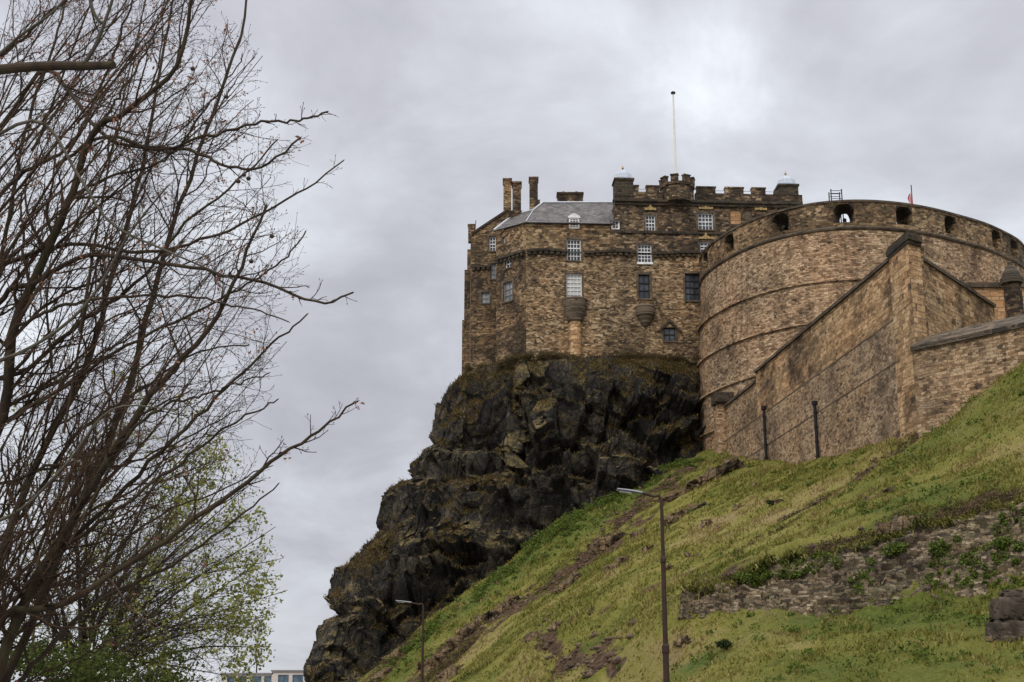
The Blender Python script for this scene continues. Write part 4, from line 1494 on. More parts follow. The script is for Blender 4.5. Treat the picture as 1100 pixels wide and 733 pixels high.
def ring(mb, a0, a1, b0, b1, z0, z1, Ro, Ri, mi=0):
    """Curved block: outer face spans a0..a1, inner face b0..b1."""
    n = max(2, int((a1 - a0) / R(1.6)))
    for i in range(n):
        s0, s1 = i / n, (i + 1) / n
        oa, ob = a0 + (a1 - a0) * s0, a0 + (a1 - a0) * s1
        ia, ib = b0 + (b1 - b0) * s0, b0 + (b1 - b0) * s1
        o = lambda a, z: (BC[0] + (Ro + bulge(a)) * math.cos(a), BC[1] + (Ro + bulge(a)) * math.sin(a), z)
        i_ = lambda a, z: (BC[0] + (Ri + bulge(a)) * math.cos(a), BC[1] + (Ri + bulge(a)) * math.sin(a), z)
        mb.poly([o(oa, z0), o(ob, z0), o(ob, z1), o(oa, z1)], [(oa * Ro, z0), (ob * Ro, z0), (ob * Ro, z1), (oa * Ro, z1)], mi)
        mb.poly([i_(ib, z0), i_(ia, z0), i_(ia, z1), i_(ib, z1)], mi=mi)
        mb.poly([o(oa, z1), o(ob, z1), i_(ib, z1), i_(ia, z1)], mi=mi)
        mb.poly([i_(ia, z0), i_(ib, z0), o(ob, z0), o(oa, z0)], mi=mi)
        if i == 0:
            mb.poly([o(oa, z0), o(oa, z1), i_(ia, z1), i_(ia, z0)], mi=mi)
        if i == n - 1:
            mb.poly([o(ob, z1), o(ob, z0), i_(ib, z0), i_(ib, z1)], mi=mi)


pp = MB()
ho, hi = 0.84 / RP, 0.40 / (RP - THK)
ring(pp, A0_, A1_, A0_, A1_, Z_PS + 0.201, z_sill, RP, RP - THK)
ring(pp, A0_, A1_, A0_, A1_, z_lint, Z_RIM - 0.2, RP, RP - THK)
prev_o = prev_i = A0_
for a in EMB:
    if a - ho > prev_o:
        ring(pp, prev_o, a - ho, prev_i, a - hi, z_sill + 0.001, z_lint - 0.001, RP, RP - THK)
    prev_o, prev_i = a + ho, a + hi
ring(pp, prev_o, A1_, prev_i, A1_, z_sill + 0.001, z_lint - 0.001, RP, RP - THK)
pp.build('parapet', M['parapet'], bat)
# arched heads and dark jambs of the embrasures
for a in EMB:
    ap = MB()
    n = 8
    for k in range(n):
        s0, s1 = -1 + 2 * k / n, -1 + 2 * (k + 1) / n
        za, zb = z_lint - 0.55 * s0 ** 4, z_lint - 0.55 * s1 ** 4
        def q_(s_, z, rr):
            h_ = ho if rr > RP - 0.5 else hi
            a_ = a + h_ * s_ * 0.998
            return (BC[0] + (rr + bulge(a_)) * math.cos(a_), BC[1] + (rr + bulge(a_)) * math.sin(a_), z)
        if k in (0, 1, n - 2, n - 1):
            ap.poly([q_(s0, za, RP - 0.02), q_(s1, zb, RP - 0.02), q_(s1, z_lint, RP - 0.02), q_(s0, z_lint, RP - 0.02)])
        ap.poly([q_(s0, za, RP - 0.02), q_(s0, za, RP - THK), q_(s1, zb, RP - THK), q_(s1, zb, RP - 0.02)])
    ap.build('embrasure_arch', M['dark_stone'], bat)
cp = MB()
ring(cp, A0_, A1_, A0_, A1_, Z_RIM - 0.199, Z_RIM, RP + 0.10, RP - THK - 0.1)
cp.build('coping', M['coping'], bat)
fl = MB()
n = 60
fl.poly([(BC[0] + (RP - 0.3 + bulge(A0_ + (A1_ - A0_) * i / n)) * math.cos(A0_ + (A1_ - A0_) * i / n), BC[1] + (RP - 0.3 + bulge(A0_ + (A1_ - A0_) * i / n)) * math.sin(A0_ + (A1_ - A0_) * i / n), Z_PS + 0.12) for i in range(n + 1)])
fl.build('gun_platform', M['paving'], bat)

# guns behind two embrasures
def cannon(a, back, label):
    base = BC + np.array([math.cos(a), math.sin(a)]) * (RP + bulge(a) - THK - back)
    t = np.array([math.cos(a), math.sin(a)])
    zb = Z_PS + 0.125
    c = thing('cannon', label, 'cannon', (base[0], base[1], zb), 'guns on the round battery')
    b_ = MB()
    v = lambda s_, z: (base[0] + t[0] * s_, base[1] + t[1] * s_, zb + z)
    b_.tube([v(-1.25, 0.92), v(-1.1, 0.92), v(-1.0, 0.94), v(0.2, 1.0), v(1.55, 1.06), v(1.6, 1.06), v(1.75, 1.07)], [0.05, 0.09, 0.24, 0.21, 0.14, 0.18, 0.17], 14)
    b_.build('barrel', M['iron'], c)
    k_ = MB()
    n = np.array([-t[1], t[0]])
    for sgn in (-1, 1):
        k_.box(base + n * 0.3 * sgn, t, (0.95, 0.07), zb + 0.22, zb + 0.82)
    k_.box(base, t, (0.6, 0.3), zb + 0.25, zb + 0.4)
    k_.build('carriage', M['pole_brown'], c)
    for sa in (-0.65, 0.65):
        for sgn in (-1, 1):
            w_ = MB()
            pc = base + t * sa + n * sgn * 0.42
            w_.tube([(pc[0] - n[0] * 0.05, pc[1] - n[1] * 0.05, zb + 0.23), (pc[0] + n[0] * 0.05, pc[1] + n[1] * 0.05, zb + 0.23)], 0.23, 16)
            w_.build('wheel', M['iron'], c)


es = sorted(EMB)
cannon(es[2], -0.2, 'black cannon in the third dark opening from the left of the battery parapet')
cannon(es[3], 0.4, 'black cannon seen against sky in the opening below the metal frame')

# metal frame standing on the rim
q0, q1 = P(893, 213, BC[1] - 12.0), P(904.5, 213, BC[1] - 12.0)
zf = Z_PS + 0.125
zt_ = P(898, 205, BC[1] - 12.0)[2]
fm = thing('viewing_frame', 'small metal frame with cross bars standing on the battery rim', 'frame', ((q0[0] + q1[0]) / 2, BC[1] - 12.0, zf))
for x in (q0[0], q1[0]):
    for y in (0, 0.8):
        m_ = MB()
        m_.tube([(x, BC[1] - 12.0 + y, zf), (x, BC[1] - 12.0 + y, zt_ + 0.15)], 0.05, 6)
        m_.build('post', M['iron'], fm)
for z in (zt_, zt_ - 0.25, zt_ - 0.75, zt_ - 1.2):
    for y in (0, 0.8):
        m_ = MB()
        m_.tube([(q0[0], BC[1] - 12.0 + y, z), (q1[0], BC[1] - 12.0 + y, z)], 0.028, 6)
        m_.build('rail', M['iron'], fm)

# the furled red flag
q = P(980.5, 222, BC[1] - 11.0)
zt_ = P(980.5, 199, BC[1] - 11.0)[2]
fg = thing('flag', 'furled red and white flag on a short pole above the battery', 'flag', (q[0], BC[1] - 11.0, Z_PS + 0.125))
m_ = MB()
m_.tube([(q[0], BC[1] - 11.0, Z_PS + 0.125), (q[0], BC[1] - 11.0, zt_)], 0.045, 8)
m_.build('pole', M['iron'], fg)
m_ = MB()
zc_ = P(980, 206, BC[1] - 11.0)[2]
for k in range(8):
    s0, s1 = k / 8, (k + 1) / 8
    def fp_(s_, e_):
        w_ = 0.10 + 0.30 * math.sin(min(1, s_ * 1.15) * 2.6)
        return (q[0] - 0.02 - w_ * e_, BC[1] - 11.0 - 0.12 * math.sin(e_ * 6 + s_ * 2), zc_ - 1.15 * s_ - 0.12 * e_)
    for j in range(6):
        m_.poly([fp_(s0, j / 6), fp_(s0, (j + 1) / 6), fp_(s1, (j + 1) / 6), fp_(s1, j / 6)], mi=1 if j == 2 else 0)
m_.build('cloth', [M['flag_cloth'], M['white']], fg, smooth=True)

# ================================================================== THE FOREWALL AND ITS PIER
FA, FB = np.array([19.97, 112.0]), np.array([23.63, 80.6])       # plan line of the forewall
tF = (FB - FA) / np.linalg.norm(FB - FA)
FFAR = FA - tF * 13.2
fw_ = thing('forewall', 'long tawny stone forewall running up from the round battery to the tall corner pier', 'wall', (FB[0], FB[1], 17.0))
nF = np.array([-tF[1], tF[0]])               # into the wall when the far end is on the left
def fz(px, py):
    uq, zq = on_plane(px, py, FFAR, FB)
    return uq, zq
UST = fz(812, 405)[0]
ZT = (fz(812, 406)[1] + fz(968, 264)[1]) / 2
ZT2 = fz(800, 421)[1]
LF = np.linalg.norm(FB - FFAR)
ZL1 = (fz(779, 476)[1] + fz(907, 382)[1]) / 2
ZL2 = (fz(812, 489)[1] + fz(940, 405)[1]) / 2
m_ = MB()
def fwall(u0, u1, z0, z1, off, mi):
    a, b_ = FFAR + tF * u0 - nF * off, FFAR + tF * u1 - nF * off
    m_.wall(a, b_, z0, z1, mi=mi, uoff=u0)
fwall(0, LF, 8, ZL2, 0.30, 0)
fwall(0, LF, ZL2, ZL1, 0.15, 0)
fwall(0, UST, ZL1, ZT2, 0.0, 0)
fwall(UST, LF, ZL1, ZT, 0.0, 1)
for u0, u1, zt_ in ((0, UST, ZT2), (UST, LF, ZT)):   # thickness and back
    a, b_ = FFAR + tF * u0, FFAR + tF * u1
    m_.prism([a + nF * 0.03, b_ + nF * 0.03, b_ + nF * 1.2, a + nF * 1.2], 8.0, zt_ - 0.01, bottom=False)
m_.build('wall', [M['forewall'], M['forewall_top']], fw_)
m_ = MB()
for zq, o_ in ((ZL1, 0.0), (ZL2, 0.15)):
    a, b_ = FFAR - nF * (o_ + 0.17), FB - nF * (o_ + 0.17)
    c_, d_ = FB + nF * 0.05, FFAR + nF * 0.05
    m_.prism([a, b_, c_, d_], [zq - 0.07] * 4, [zq + 0.01, zq + 0.01, zq + 0.10, zq + 0.10])
m_.build('string_course', M['dressed'], fw_)
m_ = MB()
for u0, u1, zt_ in ((0, UST - 0.005, ZT2), (UST, LF, ZT)):
    a, b_ = FFAR + tF * u0, FFAR + tF * u1
    m_.prism([a - nF * 0.16, b_ - nF * 0.16, b_ + nF * 1.3, a + nF * 1.3], zt_, zt_ + 0.22)
m_.build('coping', M['coping'], fw_)
# rainwater pipes
for px, y0, y1 in ((827.5, 441, 496), (883, 436, 494)):
    uq, z1 = fz(px, y0)
    z0 = fz(px, y1)[1] - 0.4
    c = FFAR + tF * uq - nF * 0.52
    m_ = MB()
    m_.tube([(c[0], c[1], z0), (c[0], c[1], z1)], 0.12, 10)
    m_.lathe(c, [(0.12, z1), (0.2, z1 + 0.05), (0.22, z1 + 0.3), (0, z1 + 0.3)], 8)
    for k in range(4):
        zz_ = z0 + (z1 - z0) * (k + 0.5) / 4
        m_.lathe(c, [(0.12, zz_ - 0.05), (0.16, zz_ - 0.05), (0.16, zz_ + 0.05), (0.12, zz_ + 0.05)], 10)
    m_.build('drainpipe', M['pipe'], fw_)
# corner pier
CK = P(982, 350, 79.0)[:2]
tR = np.array([0.80, 0.60])
pf0 = CK - tF * 3.0
pf1 = CK
pf2 = CK + tR * 1.15
pf3 = pf2 - tF * 2.6
ztop = P(982, 262, 79.0)[2]
m_ = MB()
cen_ = (pf0 + pf2) / 2
def sc(k, pts):
    return [cen_ + (p_ - cen_) * k for p_ in pts]
plan = [pf0, pf1, pf2, pf3]
m_.prism(sc(1.16, plan), 8.0, 16.8, bottom=False)
m_.prism(sc(1.08, plan), 16.801, 22.3, bottom=False)
m_.prism(plan, 22.301, ztop, bottom=False)
pr_ = m_.build('pier', M['pier'], fw_)
m_ = MB()
m_.prism(sc(1.08, plan), ztop + 0.001, ztop + 0.22)
m_.prism(sc(1.18, plan), ztop + 0.221, ztop + 0.62)
m_.prism(sc(1.05, plan), ztop + 0.621, ztop + 0.78)
m_.build('cap', M['dark_stone'], pr_)

# ------------------------------------------------------------------ walls to the right of the pier
cw = thing('corner_wall', 'stone wall with broad dark sloping top right of the tall pier', 'wall', (CK[0] + 3, CK[1] - 2, 17.5))
UA = pf2 - tF * 0.9
UB = UA + np.array([0.607, 0.795]) * 14.0
zu = P(1000, 275, UA[1])[2]
m_ = MB()
m_.prism([UA, UB, UB + np.array([-0.8, 0.6]), UA + np.array([-0.8, 0.6])], 15.0, zu)
m_.build('upper_wall', M['pier'], cw)
m_ = MB()
n_ = np.array([0.795, -0.607])
m_.prism([UA + n_ * 0.14, UB + n_ * 0.14, UB - n_ * 1.1, UA - n_ * 1.1], zu + 0.002, zu + 0.22)
m_.build('upper_coping', M['coping'], cw)
LA, LB = P(986, 374, 78.6), P(1100, 349, 73.7)
tl = (LB - LA)[:2] / np.linalg.norm((LB - LA)[:2])
L0, L1 = LA[:2] - tl * 0.4, LA[:2] + tl * 24
zq = (LA[2] + LB[2]) / 2
m_ = MB()
m_.wall(L0, L1, 8.0, zq)
m_.build('lower_wall', M['forewall'], cw)
nl_ = np.array([-tl[1], tl[0]])
m_ = MB()
a, b_, c_, d_ = L0 - nl_ * 0.16, L1 - nl_ * 0.16, L1 + nl_ * 1.5, L0 + nl_ * 1.5
m_.prism([a, b_, c_, d_], [zq - 0.15] * 4, [zq + 0.12, zq + 0.12, zq + 1.05, zq + 1.05])
m_.build('sloping_coping', M['coping'], cw)
# turret and tawny wall behind
q0, q1 = P(1079, 320, 88), P(1098, 320, 88)
tc = np.array([(q0[0] + q1[0]) / 2, 88.0])
rr = (q1[0] - q0[0]) / 2
ct = thing('stone_turret', 'small dark stone turret with a stepped cap at the right edge above the sloping wall', 'turret', (tc[0], tc[1], 20.0))
zt_ = P(1088, 305, 88)[2]
m_ = MB()
m_.lathe(tc, [(rr * 1.05, 18.0), (rr * 0.98, zt_)], 8, math.pi / 8, 2 * math.pi + math.pi / 8)
m_.build('shaft', M['palace_upper'], ct)
m_ = MB()
m_.lathe(tc, [(0, zt_ - 0.02), (rr * 1.25, zt_), (rr * 1.3, zt_ + 0.35), (rr * 1.0, zt_ + 0.5), (rr * 0.95, zt_ + 0.75), (rr * 0.55, zt_ + 1.1), (rr * 0.3, zt_ + 1.25), (rr * 0.32, zt_ + 1.45), (0, zt_ + 1.6)], 8, math.pi / 8, 2 * math.pi + math.pi / 8)
m_.build('cap', M['dark_stone'], ct)
q0, q1 = P(1030, 305, 95), P(1160, 305, 95)
gw = thing('tawny_wall', 'orange dressed stone wall with dark coping behind the small turret', 'wall', ((q0[0] + q1[0]) / 2, 95.5, 20.0))
zt_ = q0[2]
m_ = MB()
m_.prism([(q0[0], 95), (q1[0], 95), (q1[0], 96), (q0[0], 96)], 18.0, zt_ - 0.3)
m_.build('face', M['orange_wall'], gw)
m_ = MB()
m_.prism([(q0[0] - 0.1, 94.8), (q1[0], 94.8), (q1[0], 96.2), (q0[0] - 0.1, 96.2)], zt_ - 0.299, zt_ + 0.05)
m_.build('coping', M['coping'], gw)

# stone gatepost at the foot of the battery
q0, q1 = P(769, 460, 121.8), P(780.5, 460, 121.8)
gp = thing('gatepost', 'pale stone post capped by a heavy dark block at the foot of the round battery', 'gatepost', ((q0[0] + q1[0]) / 2, 121.9, 24.0))
c = np.array([(q0[0] + q1[0]) / 2, 121.9])
hw = (q1[0] - q0[0]) / 2
zc_ = P(775, 433, 121.8)[2]
m_ = MB()
m_.box(c, (1, 0.12), (hw, hw), 22.5, zc_)
m_.build('shaft', M['battery'], gp)
m_ = MB()
q2 = P(794, 430, 121.8)
m_.box(((q0[0] - 0.15 + q2[0]) / 2, 121.9), (1, 0.12), ((q2[0] - q0[0] + 0.15) / 2, hw + 0.25), zc_ + 0.001, zc_ + 0.85)
m_.box((c[0], 121.9), (1, 0.12), (hw + 0.2, hw + 0.12), zc_ - 0.2, zc_)
m_.build('cap', M['dark_stone'], gp)


# ================================================================== ON THE SLOPE
def lerp_px(pts, n):
    pts = np.array(pts, float)
    s = np.linspace(0, len(pts) - 1, n)
    return np.stack([np.interp(s, np.arange(len(pts)), pts[:, k]) for k in range(3)], 1)


# rubble retaining wall lying back against the hill
WB = [(728, 652, 58.2), (780, 659, 56.6), (830, 665, 55.2), (900, 661, 53.7), (1000, 659, 51.7), (1100, 656, 49.7), (1250, 654, 47.7), (1500, 654, 44.9)]
WT = [(733, 637, 58.9), (780, 628, 57.9), (830, 613, 57.2), (900, 592, 56.3), (1000, 566, 54.8), (1100, 537, 53.2), (1250, 516, 51.6), (1500, 509, 49.5)]
NU, NV = 490, 60
bl, tl_ = lerp_px(WB, NU), lerp_px(WT, NU)
bw_ = np.array([P(*q) for q in bl])
tw_ = np.array([P(*q) for q in tl_])
bw_[:, 2] -= 0.5
grid = bw_[None] + (tw_ - bw_)[None] * np.linspace(0, 1, NV)[:, None, None]
alen = np.concatenate([[0], np.cumsum(np.linalg.norm(np.diff(bw_, axis=0), axis=1))])
uvg = np.stack([np.repeat(alen[None], NV, 0), np.cumsum(np.concatenate([np.zeros((1, NU)), np.linalg.norm(np.diff(grid, axis=0), axis=2)]), 0)], -1)
fp_ = grid.reshape(-1, 3)
out = np.array([-0.10, -0.80, 0.59])
dd = facets(fp_ / np.array([0.62, 0.5, 0.34]), 3, 0.5) * 0.11 + facets(fp_ / np.array([0.3, 0.3, 0.18]), 4, 0.5) * 0.05 + fbm(fp_ / 2.2, 4, 5) * 0.20 + 0.20
grid = (fp_ + out * dd[:, None]).reshape(NV, NU, 3)
jag = fbm(np.stack([alen / 1.3, alen * 0, alen * 0], 1), 4, 8) * 0.30
grid[-6:, :, 2] += jag[None] * np.linspace(0.1, 1, 6)[:, None]
back = grid[-1:] + np.array([0.15, 1.3, -0.35])
foot = grid[:1] + np.array([0.1, 1.5, -0.6])
grid = np.concatenate([foot, grid, back], 0)
uvg = np.concatenate([uvg[:1] - np.array([0, 1.0]), uvg, uvg[-1:] + np.array([0, 1.2])], 0)
nv_ = grid.shape[0]
idx = np.arange(nv_ * NU).reshape(nv_, NU)
quads = np.stack([idx[:-1, :-1], idx[:-1, 1:], idx[1:, 1:], idx[1:, :-1]], -1).reshape(-1, 4)
rw = link('retaining_wall', fast_mesh('retaining_wall', grid.reshape(-1, 3), quads, uv=uvg.reshape(-1, 2)), M['rubble'])
tag(rw, 'low crumbling dry rubble wall holding the grass slope, overgrown with weeds', 'wall')
WALL_GRID = grid


def boulder(name, c, half, rz, tilt, seed, mat, label=None, cat='rock', group=None, parent=None, cuts=4, size=0.6, amp=0.22):
    """A broken block: box, bevelled by displacement."""
    import bmesh
    bm = bmesh.new()
    bmesh.ops.create_cube(bm, size=2.0)
    bmesh.ops.subdivide_edges(bm, edges=bm.edges, cuts=cuts * 3, use_grid_fill=True)
    p = np.array([v.co[:] for v in bm.verts])
    p = p * (1 - 0.10 * (np.abs(p[:, [1, 2, 0]]) ** 4))
    p = p * np.array(half)
    n = p / np.array(half) ** 1.0
    n /= np.linalg.norm(n, axis=1, keepdims=True)
    q = p + seed * 13.7
    d = facets(q / size, seed, 0.7) * amp + facets(q / (size * 0.4), seed + 3, 0.6) * amp * 0.4 + fbm(q / size, 3, seed) * amp * 0.4
    p = p + n * d[:, None]
    ct_, st_ = math.cos(tilt), math.sin(tilt)
    p = np.stack([p[:, 0] * ct_ - p[:, 2] * st_, p[:, 1], p[:, 0] * st_ + p[:, 2] * ct_], 1)
    ca, sa = math.cos(rz), math.sin(rz)
    p = np.stack([p[:, 0] * ca - p[:, 1] * sa, p[:, 0] * sa + p[:, 1] * ca, p[:, 2]], 1)
    for v, w_ in zip(bm.verts, p):
        v.co = w_
    me_ = bpy.data.meshes.new(name)
    bm.to_mesh(me_)
    uv_ = None
    bm.free()
    if parent is not None:
        for v in me_.vertices:
            v.co = Vector(v.co) + Vector(tuple(np.array(c) - root_loc(parent)))
        lay = me_.uv_layers.new(name='UVMap')
        for poly in me_.polygons:
            for li in poly.loop_indices:
                v = me_.vertices[me_.loops[li].vertex_index].co
                lay.data[li].uv = (v.x + v.y * 0.7, v.z)
        return link(name, me_, mat, parent)
    o = link(name, me_, mat)
    o.location = tuple(float(x) for x in c)
    return tag(o, label, cat, group)


def on_hill(px, py, sink=0.0):
    q_ = hill_hit(px, py)
    return np.array([q_[0], q_[1], float(hill_z(q_[0], q_[1])) - sink])


slope = R(30)
for k, (px, py, hx, hy, hz, tl, lab) in enumerate([
        (772, 510, 2.9, 1.0, 0.75, 0.55, 'long slanting grey slab of rock below the stone gatepost'),
        (738, 527, 2.6, 1.0, 0.55, 0.50, 'grey layered rock shelf beside the head of the tall street lamp'),
        (735, 553, 2.0, 0.9, 0.55, 0.40, 'brown flat outcrop right of the tall lamp post near its top'),
        (655, 585, 1.6, 0.8, 0.70, 0.35, 'tawny upright rock face at the edge of the dark scree strip'),
        (690, 572, 1.2, 0.6, 0.35, 0.30, 'tawny outcrop in the turf just left of the lamp post'),
        (664, 606, 1.0, 0.5, 0.30, 0.45, 'dark brown ledge of rock in the green slope below the tawny rock face'),
        (520, 668, 1.1, 0.7, 0.60, 0.60, 'brown jagged rock with a pale foot at the lower edge of the scree'),
        (500, 684, 1.4, 0.8, 0.80, 0.55, 'large dark broken rock low on the slope right of the far lamp'),
        (545, 650, 1.5, 0.7, 0.45, 0.65, 'slanting dark rock rib in the middle of the scree strip'),
        (470, 712, 1.5, 0.9, 0.60, 0.40, 'mossy dark rock close beside the far lamp post'),
        (428, 704, 1.3, 0.8, 0.55, 0.50, 'brown rock with mossy top nearest the foot of the crag left of the far lamp'),
        (412, 727, 1.0, 0.7, 0.45, 0.45, 'lowest brown rock at the bottom edge left of the far lamp'),
        (488, 722, 1.2, 0.7, 0.50, 0.50, 'pale brown rock at the bottom edge right of the far lamp'),
        (612, 628, 1.3, 0.6, 0.40, 0.60, 'thin slanting tan rock in the upper part of the scree strip'),
        (975, 563, 1.9, 0.5, 0.26, 0.10, 'long flat capstone lying on the top edge of the rubble wall'),
        (944, 533, 0.8, 0.4, 0.32, 0.35, 'reddish brown earth bank in the slope above the rubble wall')]):
    c = on_hill(px, py, hz * 0.45)
    boulder('rock_outcrop', c, (hx * 0.8, hy, hz), 0.15 + 0.2 * (k % 3), tl, 100 + k, M['outcrop'], lab, 'rock', size=0.9, amp=min(0.24, hz * 0.38))
for k, (px, py) in enumerate([(697, 590), (773, 568), (742, 598), (760, 563), (835, 540), (720, 610), (812, 522), (795, 545), (600, 672), (735, 690)]):
    c = on_hill(px, py, 0.1)
    boulder('stone', c, (0.34, 0.26, 0.22), k * 1.3, 0.2, 140 + k, M['outcrop'], 'small dark stone poking out of the smooth turf left of the rubble wall', 'stone', 'small stones in the turf', cuts=2, size=0.3, amp=0.09)

pts_c, szs = [], []
for line, w, dn in (([(565, 685), (600, 701), (632, 709), (662, 717)], 0.5, 90), ([(612, 703), (650, 712)], 0.9, 120), ([(650, 590), (600, 624), (560, 651), (528, 664), (490, 690)], 1.4, 160), ([(740, 500), (705, 528), (668, 558), (640, 588)], 1.2, 110), ([(965, 568), (900, 590), (850, 608), (760, 630)], 0.5, 80), ([(985, 470), (930, 508), (880, 542)], 0.4, 50)):
    q = np.array([on_hill(*p) for p in line])
    for t_ in RNG.uniform(0, len(q) - 1.001, dn):
        c = q[int(t_)] + (q[int(t_) + 1] - q[int(t_)]) * (t_ - int(t_)) + np.append(RNG.normal(0, w, 2), 0)
        c[2] = float(hill_z(c[0], c[1])) + 0.02
        pts_c.append(c)
        szs.append(RNG.uniform(0.07, 0.26) * RNG.uniform(0.5, 1.2))
octv = np.array([[1, 0, 0], [0.3, 0.9, 0.1], [-1, 0.2, 0], [-0.2, -1, 0.1], [0.1, 0, 0.8], [0, 0.1, -0.7]])
octf = np.array([[0, 1, 4], [1, 2, 4], [2, 3, 4], [3, 0, 4], [1, 0, 5], [2, 1, 5], [3, 2, 5], [0, 3, 5]])
n_c = len(pts_c)
vv = (octv[None] * (1 + RNG.normal(0, 0.28, (n_c, 6, 3)))) * np.array(szs)[:, None, None] + np.array(pts_c)[:, None]
ff = (octf[None] + 6 * np.arange(n_c)[:, None, None]).reshape(-1, 3)
M['clod'] = plain('earth_clod', (0.105, 0.070, 0.045), 0.95, var=0.7, scale=1.5)
tag(link('scree', fast_mesh('scree', vv.reshape(-1, 3), ff), M['clod']), 'loose brown stones and earth in the bare strips of the slope', 'scree', kind='stuff')

M['pier_rock'] = plain('pier_block', (0.075, 0.058, 0.042), 0.95, var=0.75, scale=1.6)
# ruined stone pier at the right edge
c = P(1090, 690, 46.0)
c[2] = float(hill_z(c[0], c[1]))
rp = thing('ruined_pier', 'stump of massive squared dark stone blocks at the right edge below the rubble wall', 'stone pier', c)
zz0 = P(1090, 690, 46.0)[2]
boulder('block', (c[0] + 0.10, c[1], zz0 + 0.28), (0.85, 0.6, 0.40), 0.1, 0.02, 161, M['pier_rock'], parent=rp, size=0.7, amp=0.06)
boulder('block', (c[0] + 0.16, c[1] + 0.05, zz0 + 1.02), (0.68, 0.55, 0.35), 0.2, -0.05, 165, M['pier_rock'], parent=rp, size=0.7, amp=0.06)
boulder('block', (c[0] + 0.22, c[1] + 0.05, zz0 + 1.48), (0.52, 0.45, 0.20), 0.0, 0.08, 167, M['pier_rock'], parent=rp, size=0.5, amp=0.07)
boulder('rubble', (c[0] - 0.85, c[1] - 0.2, zz0 - 0.12), (0.30, 0.3, 0.22), 0.5, 0.2, 169, M['outcrop'], parent=rp, cuts=2, size=0.4, amp=0.08)


# ------------------------------------------------------------------ leaves and blades
def leaf_quads(c, size, aspect=0.55, up=0.0, rng=RNG):
    """One small bent quad per centre, random attitude; returns verts, faces."""
    n = len(c)
    a = rng.normal(size=(n, 3))
    a[:, 2] = a[:, 2] * 0.8 + up
    a /= np.linalg.norm(a, axis=1, keepdims=True)
    b = rng.normal(size=(n, 3))
    b = np.cross(a, b)
    b /= np.linalg.norm(b, axis=1, keepdims=True) + 1e-9
    s = (np.asarray(size) * np.ones(n))[:, None]
    v = np.stack([c - a * s * 0.5, c + b * s * aspect * 0.5, c + a * s * 0.5, c - b * s * aspect * 0.5], 1).reshape(-1, 3)
    return v, np.arange(4 * n).reshape(n, 4)


def clump_pts(c, rad, n, rng=RNG):
    """Points spread unevenly through a lumpy ellipsoid."""
    p = rng.normal(size=(n, 3))
    p /= np.linalg.norm(p, axis=1, keepdims=True)
    r_ = rng.uniform(0.25, 1.0, n) ** 0.6 * (1 + 0.35 * vnoise(p * 1.7 + c[None, :3], 5))
    return c + p * r_[:, None] * np.array(rad)


def leaf_cloud(name, pts, size, mat, parent=None, aspect=0.6, up=0.3):
    v, f = leaf_quads(pts, size, aspect, up)
    tone = np.repeat(RNG.uniform(0, 1, len(pts)), 4)
    if parent is not None:
        v = v - root_loc(parent)
    return link(name, fast_mesh(name, v, f, {'tone': tone}), mat, parent)


# blades of grass over the whole visible slope
N = 400000
bx = RNG.uniform(-14, 46, N)
by = RNG.uniform(41, 122, N) ** 1.0
keep = RNG.uniform(0, 1, N) < np.clip(62.0 / by, 0.35, 1.0)
bx, by = bx[keep], by[keep]
pxs = 550 + F * bx / by
keep = (pxs > 380) & (pxs < 1480)
bx, by = bx[keep], by[keep]
gi = np.clip(((bx - HX0) / HD).astype(int), 0, nx - 1)
gj = np.clip(((by - HY0) / HD).astype(int), 0, ny - 1)
lu, so = lush[gj, gi], soil[gj, gi]
dens = fbm(np.stack([bx / 1.1, by / 1.1, bx * 0], 1), 3, 51)
keep = (so < 0.5 + 0.3 * dens) & (RNG.uniform(0, 1, len(bx)) < 0.62 + 0.5 * dens)
bx, by, lu, dens = bx[keep], by[keep], lu[keep], dens[keep]
bz = hill_z(bx, by)
keep = (bz > 0.6)
bx, by, bz, lu, dens = bx[keep], by[keep], bz[keep], lu[keep], dens[keep]
n = len(bx)
h = RNG.uniform(0.05, 0.13, n) * (1 + 0.7 * dens) * (1 + by / 160)
wd = RNG.uniform(0.025, 0.06, n) * (0.6 + by / 110)
ang = RNG.uniform(0, 2 * math.pi, n)
base = np.stack([bx, by, bz - 0.03], 1)
side = np.stack([np.cos(ang), np.sin(ang), np.zeros(n)], 1) * wd[:, None]
lean = np.stack([RNG.normal(0, 0.5, n), RNG.normal(-0.25, 0.5, n), np.ones(n)], 1) * h[:, None]
v = np.stack([base - side, base + side, base + lean], 1).reshape(-1, 3)
tone = np.repeat(np.clip(RNG.uniform(0.1, 0.9, n) + 0.25 * dens, 0, 1), 3)
gl = lu > RNG.uniform(0.25, 0.8, n)
faces = np.arange(3 * n).reshape(n, 3)
tag(link('grass', fast_mesh('grass', v, faces, {'tone': tone}), M['blade']), 'short yellow green turf covering the slope', 'grass', kind='stuff')

# broad-leaved weeds in the lush patches
cs = []
for _ in range(5200):
    x, y = RNG.uniform(-12, 34), RNG.uniform(41, 122)
    i, j = int((x - HX0) / HD), int((y - HY0) / HD)
    px = 550 + F * x / y
    right = 0.30 if (px > 900 and y > 58) else 0.05
    if 380 < px < 1150 and RNG.uniform() < max(lush[j, i] * 0.9, right * (0.5 + vnoise(np.array([[x / 2.2, y / 2.2, 0]]), 7)[0])):
        cs.append((x, y))
pts, sz = [], []
for x, y in cs:
    z = float(hill_z(x, y))
    r_ = RNG.uniform(0.14, 0.42)
    m_ = int(14 + r_ * 60)
    q = clump_pts(np.array([x, y, z + r_ * 0.25]), (r_, r_, r_ * 0.55), m_)
    pts.append(q)
    sz.append(np.full(m_, 0.10 + 0.05 * RNG.uniform()) * (0.7 + y / 150))
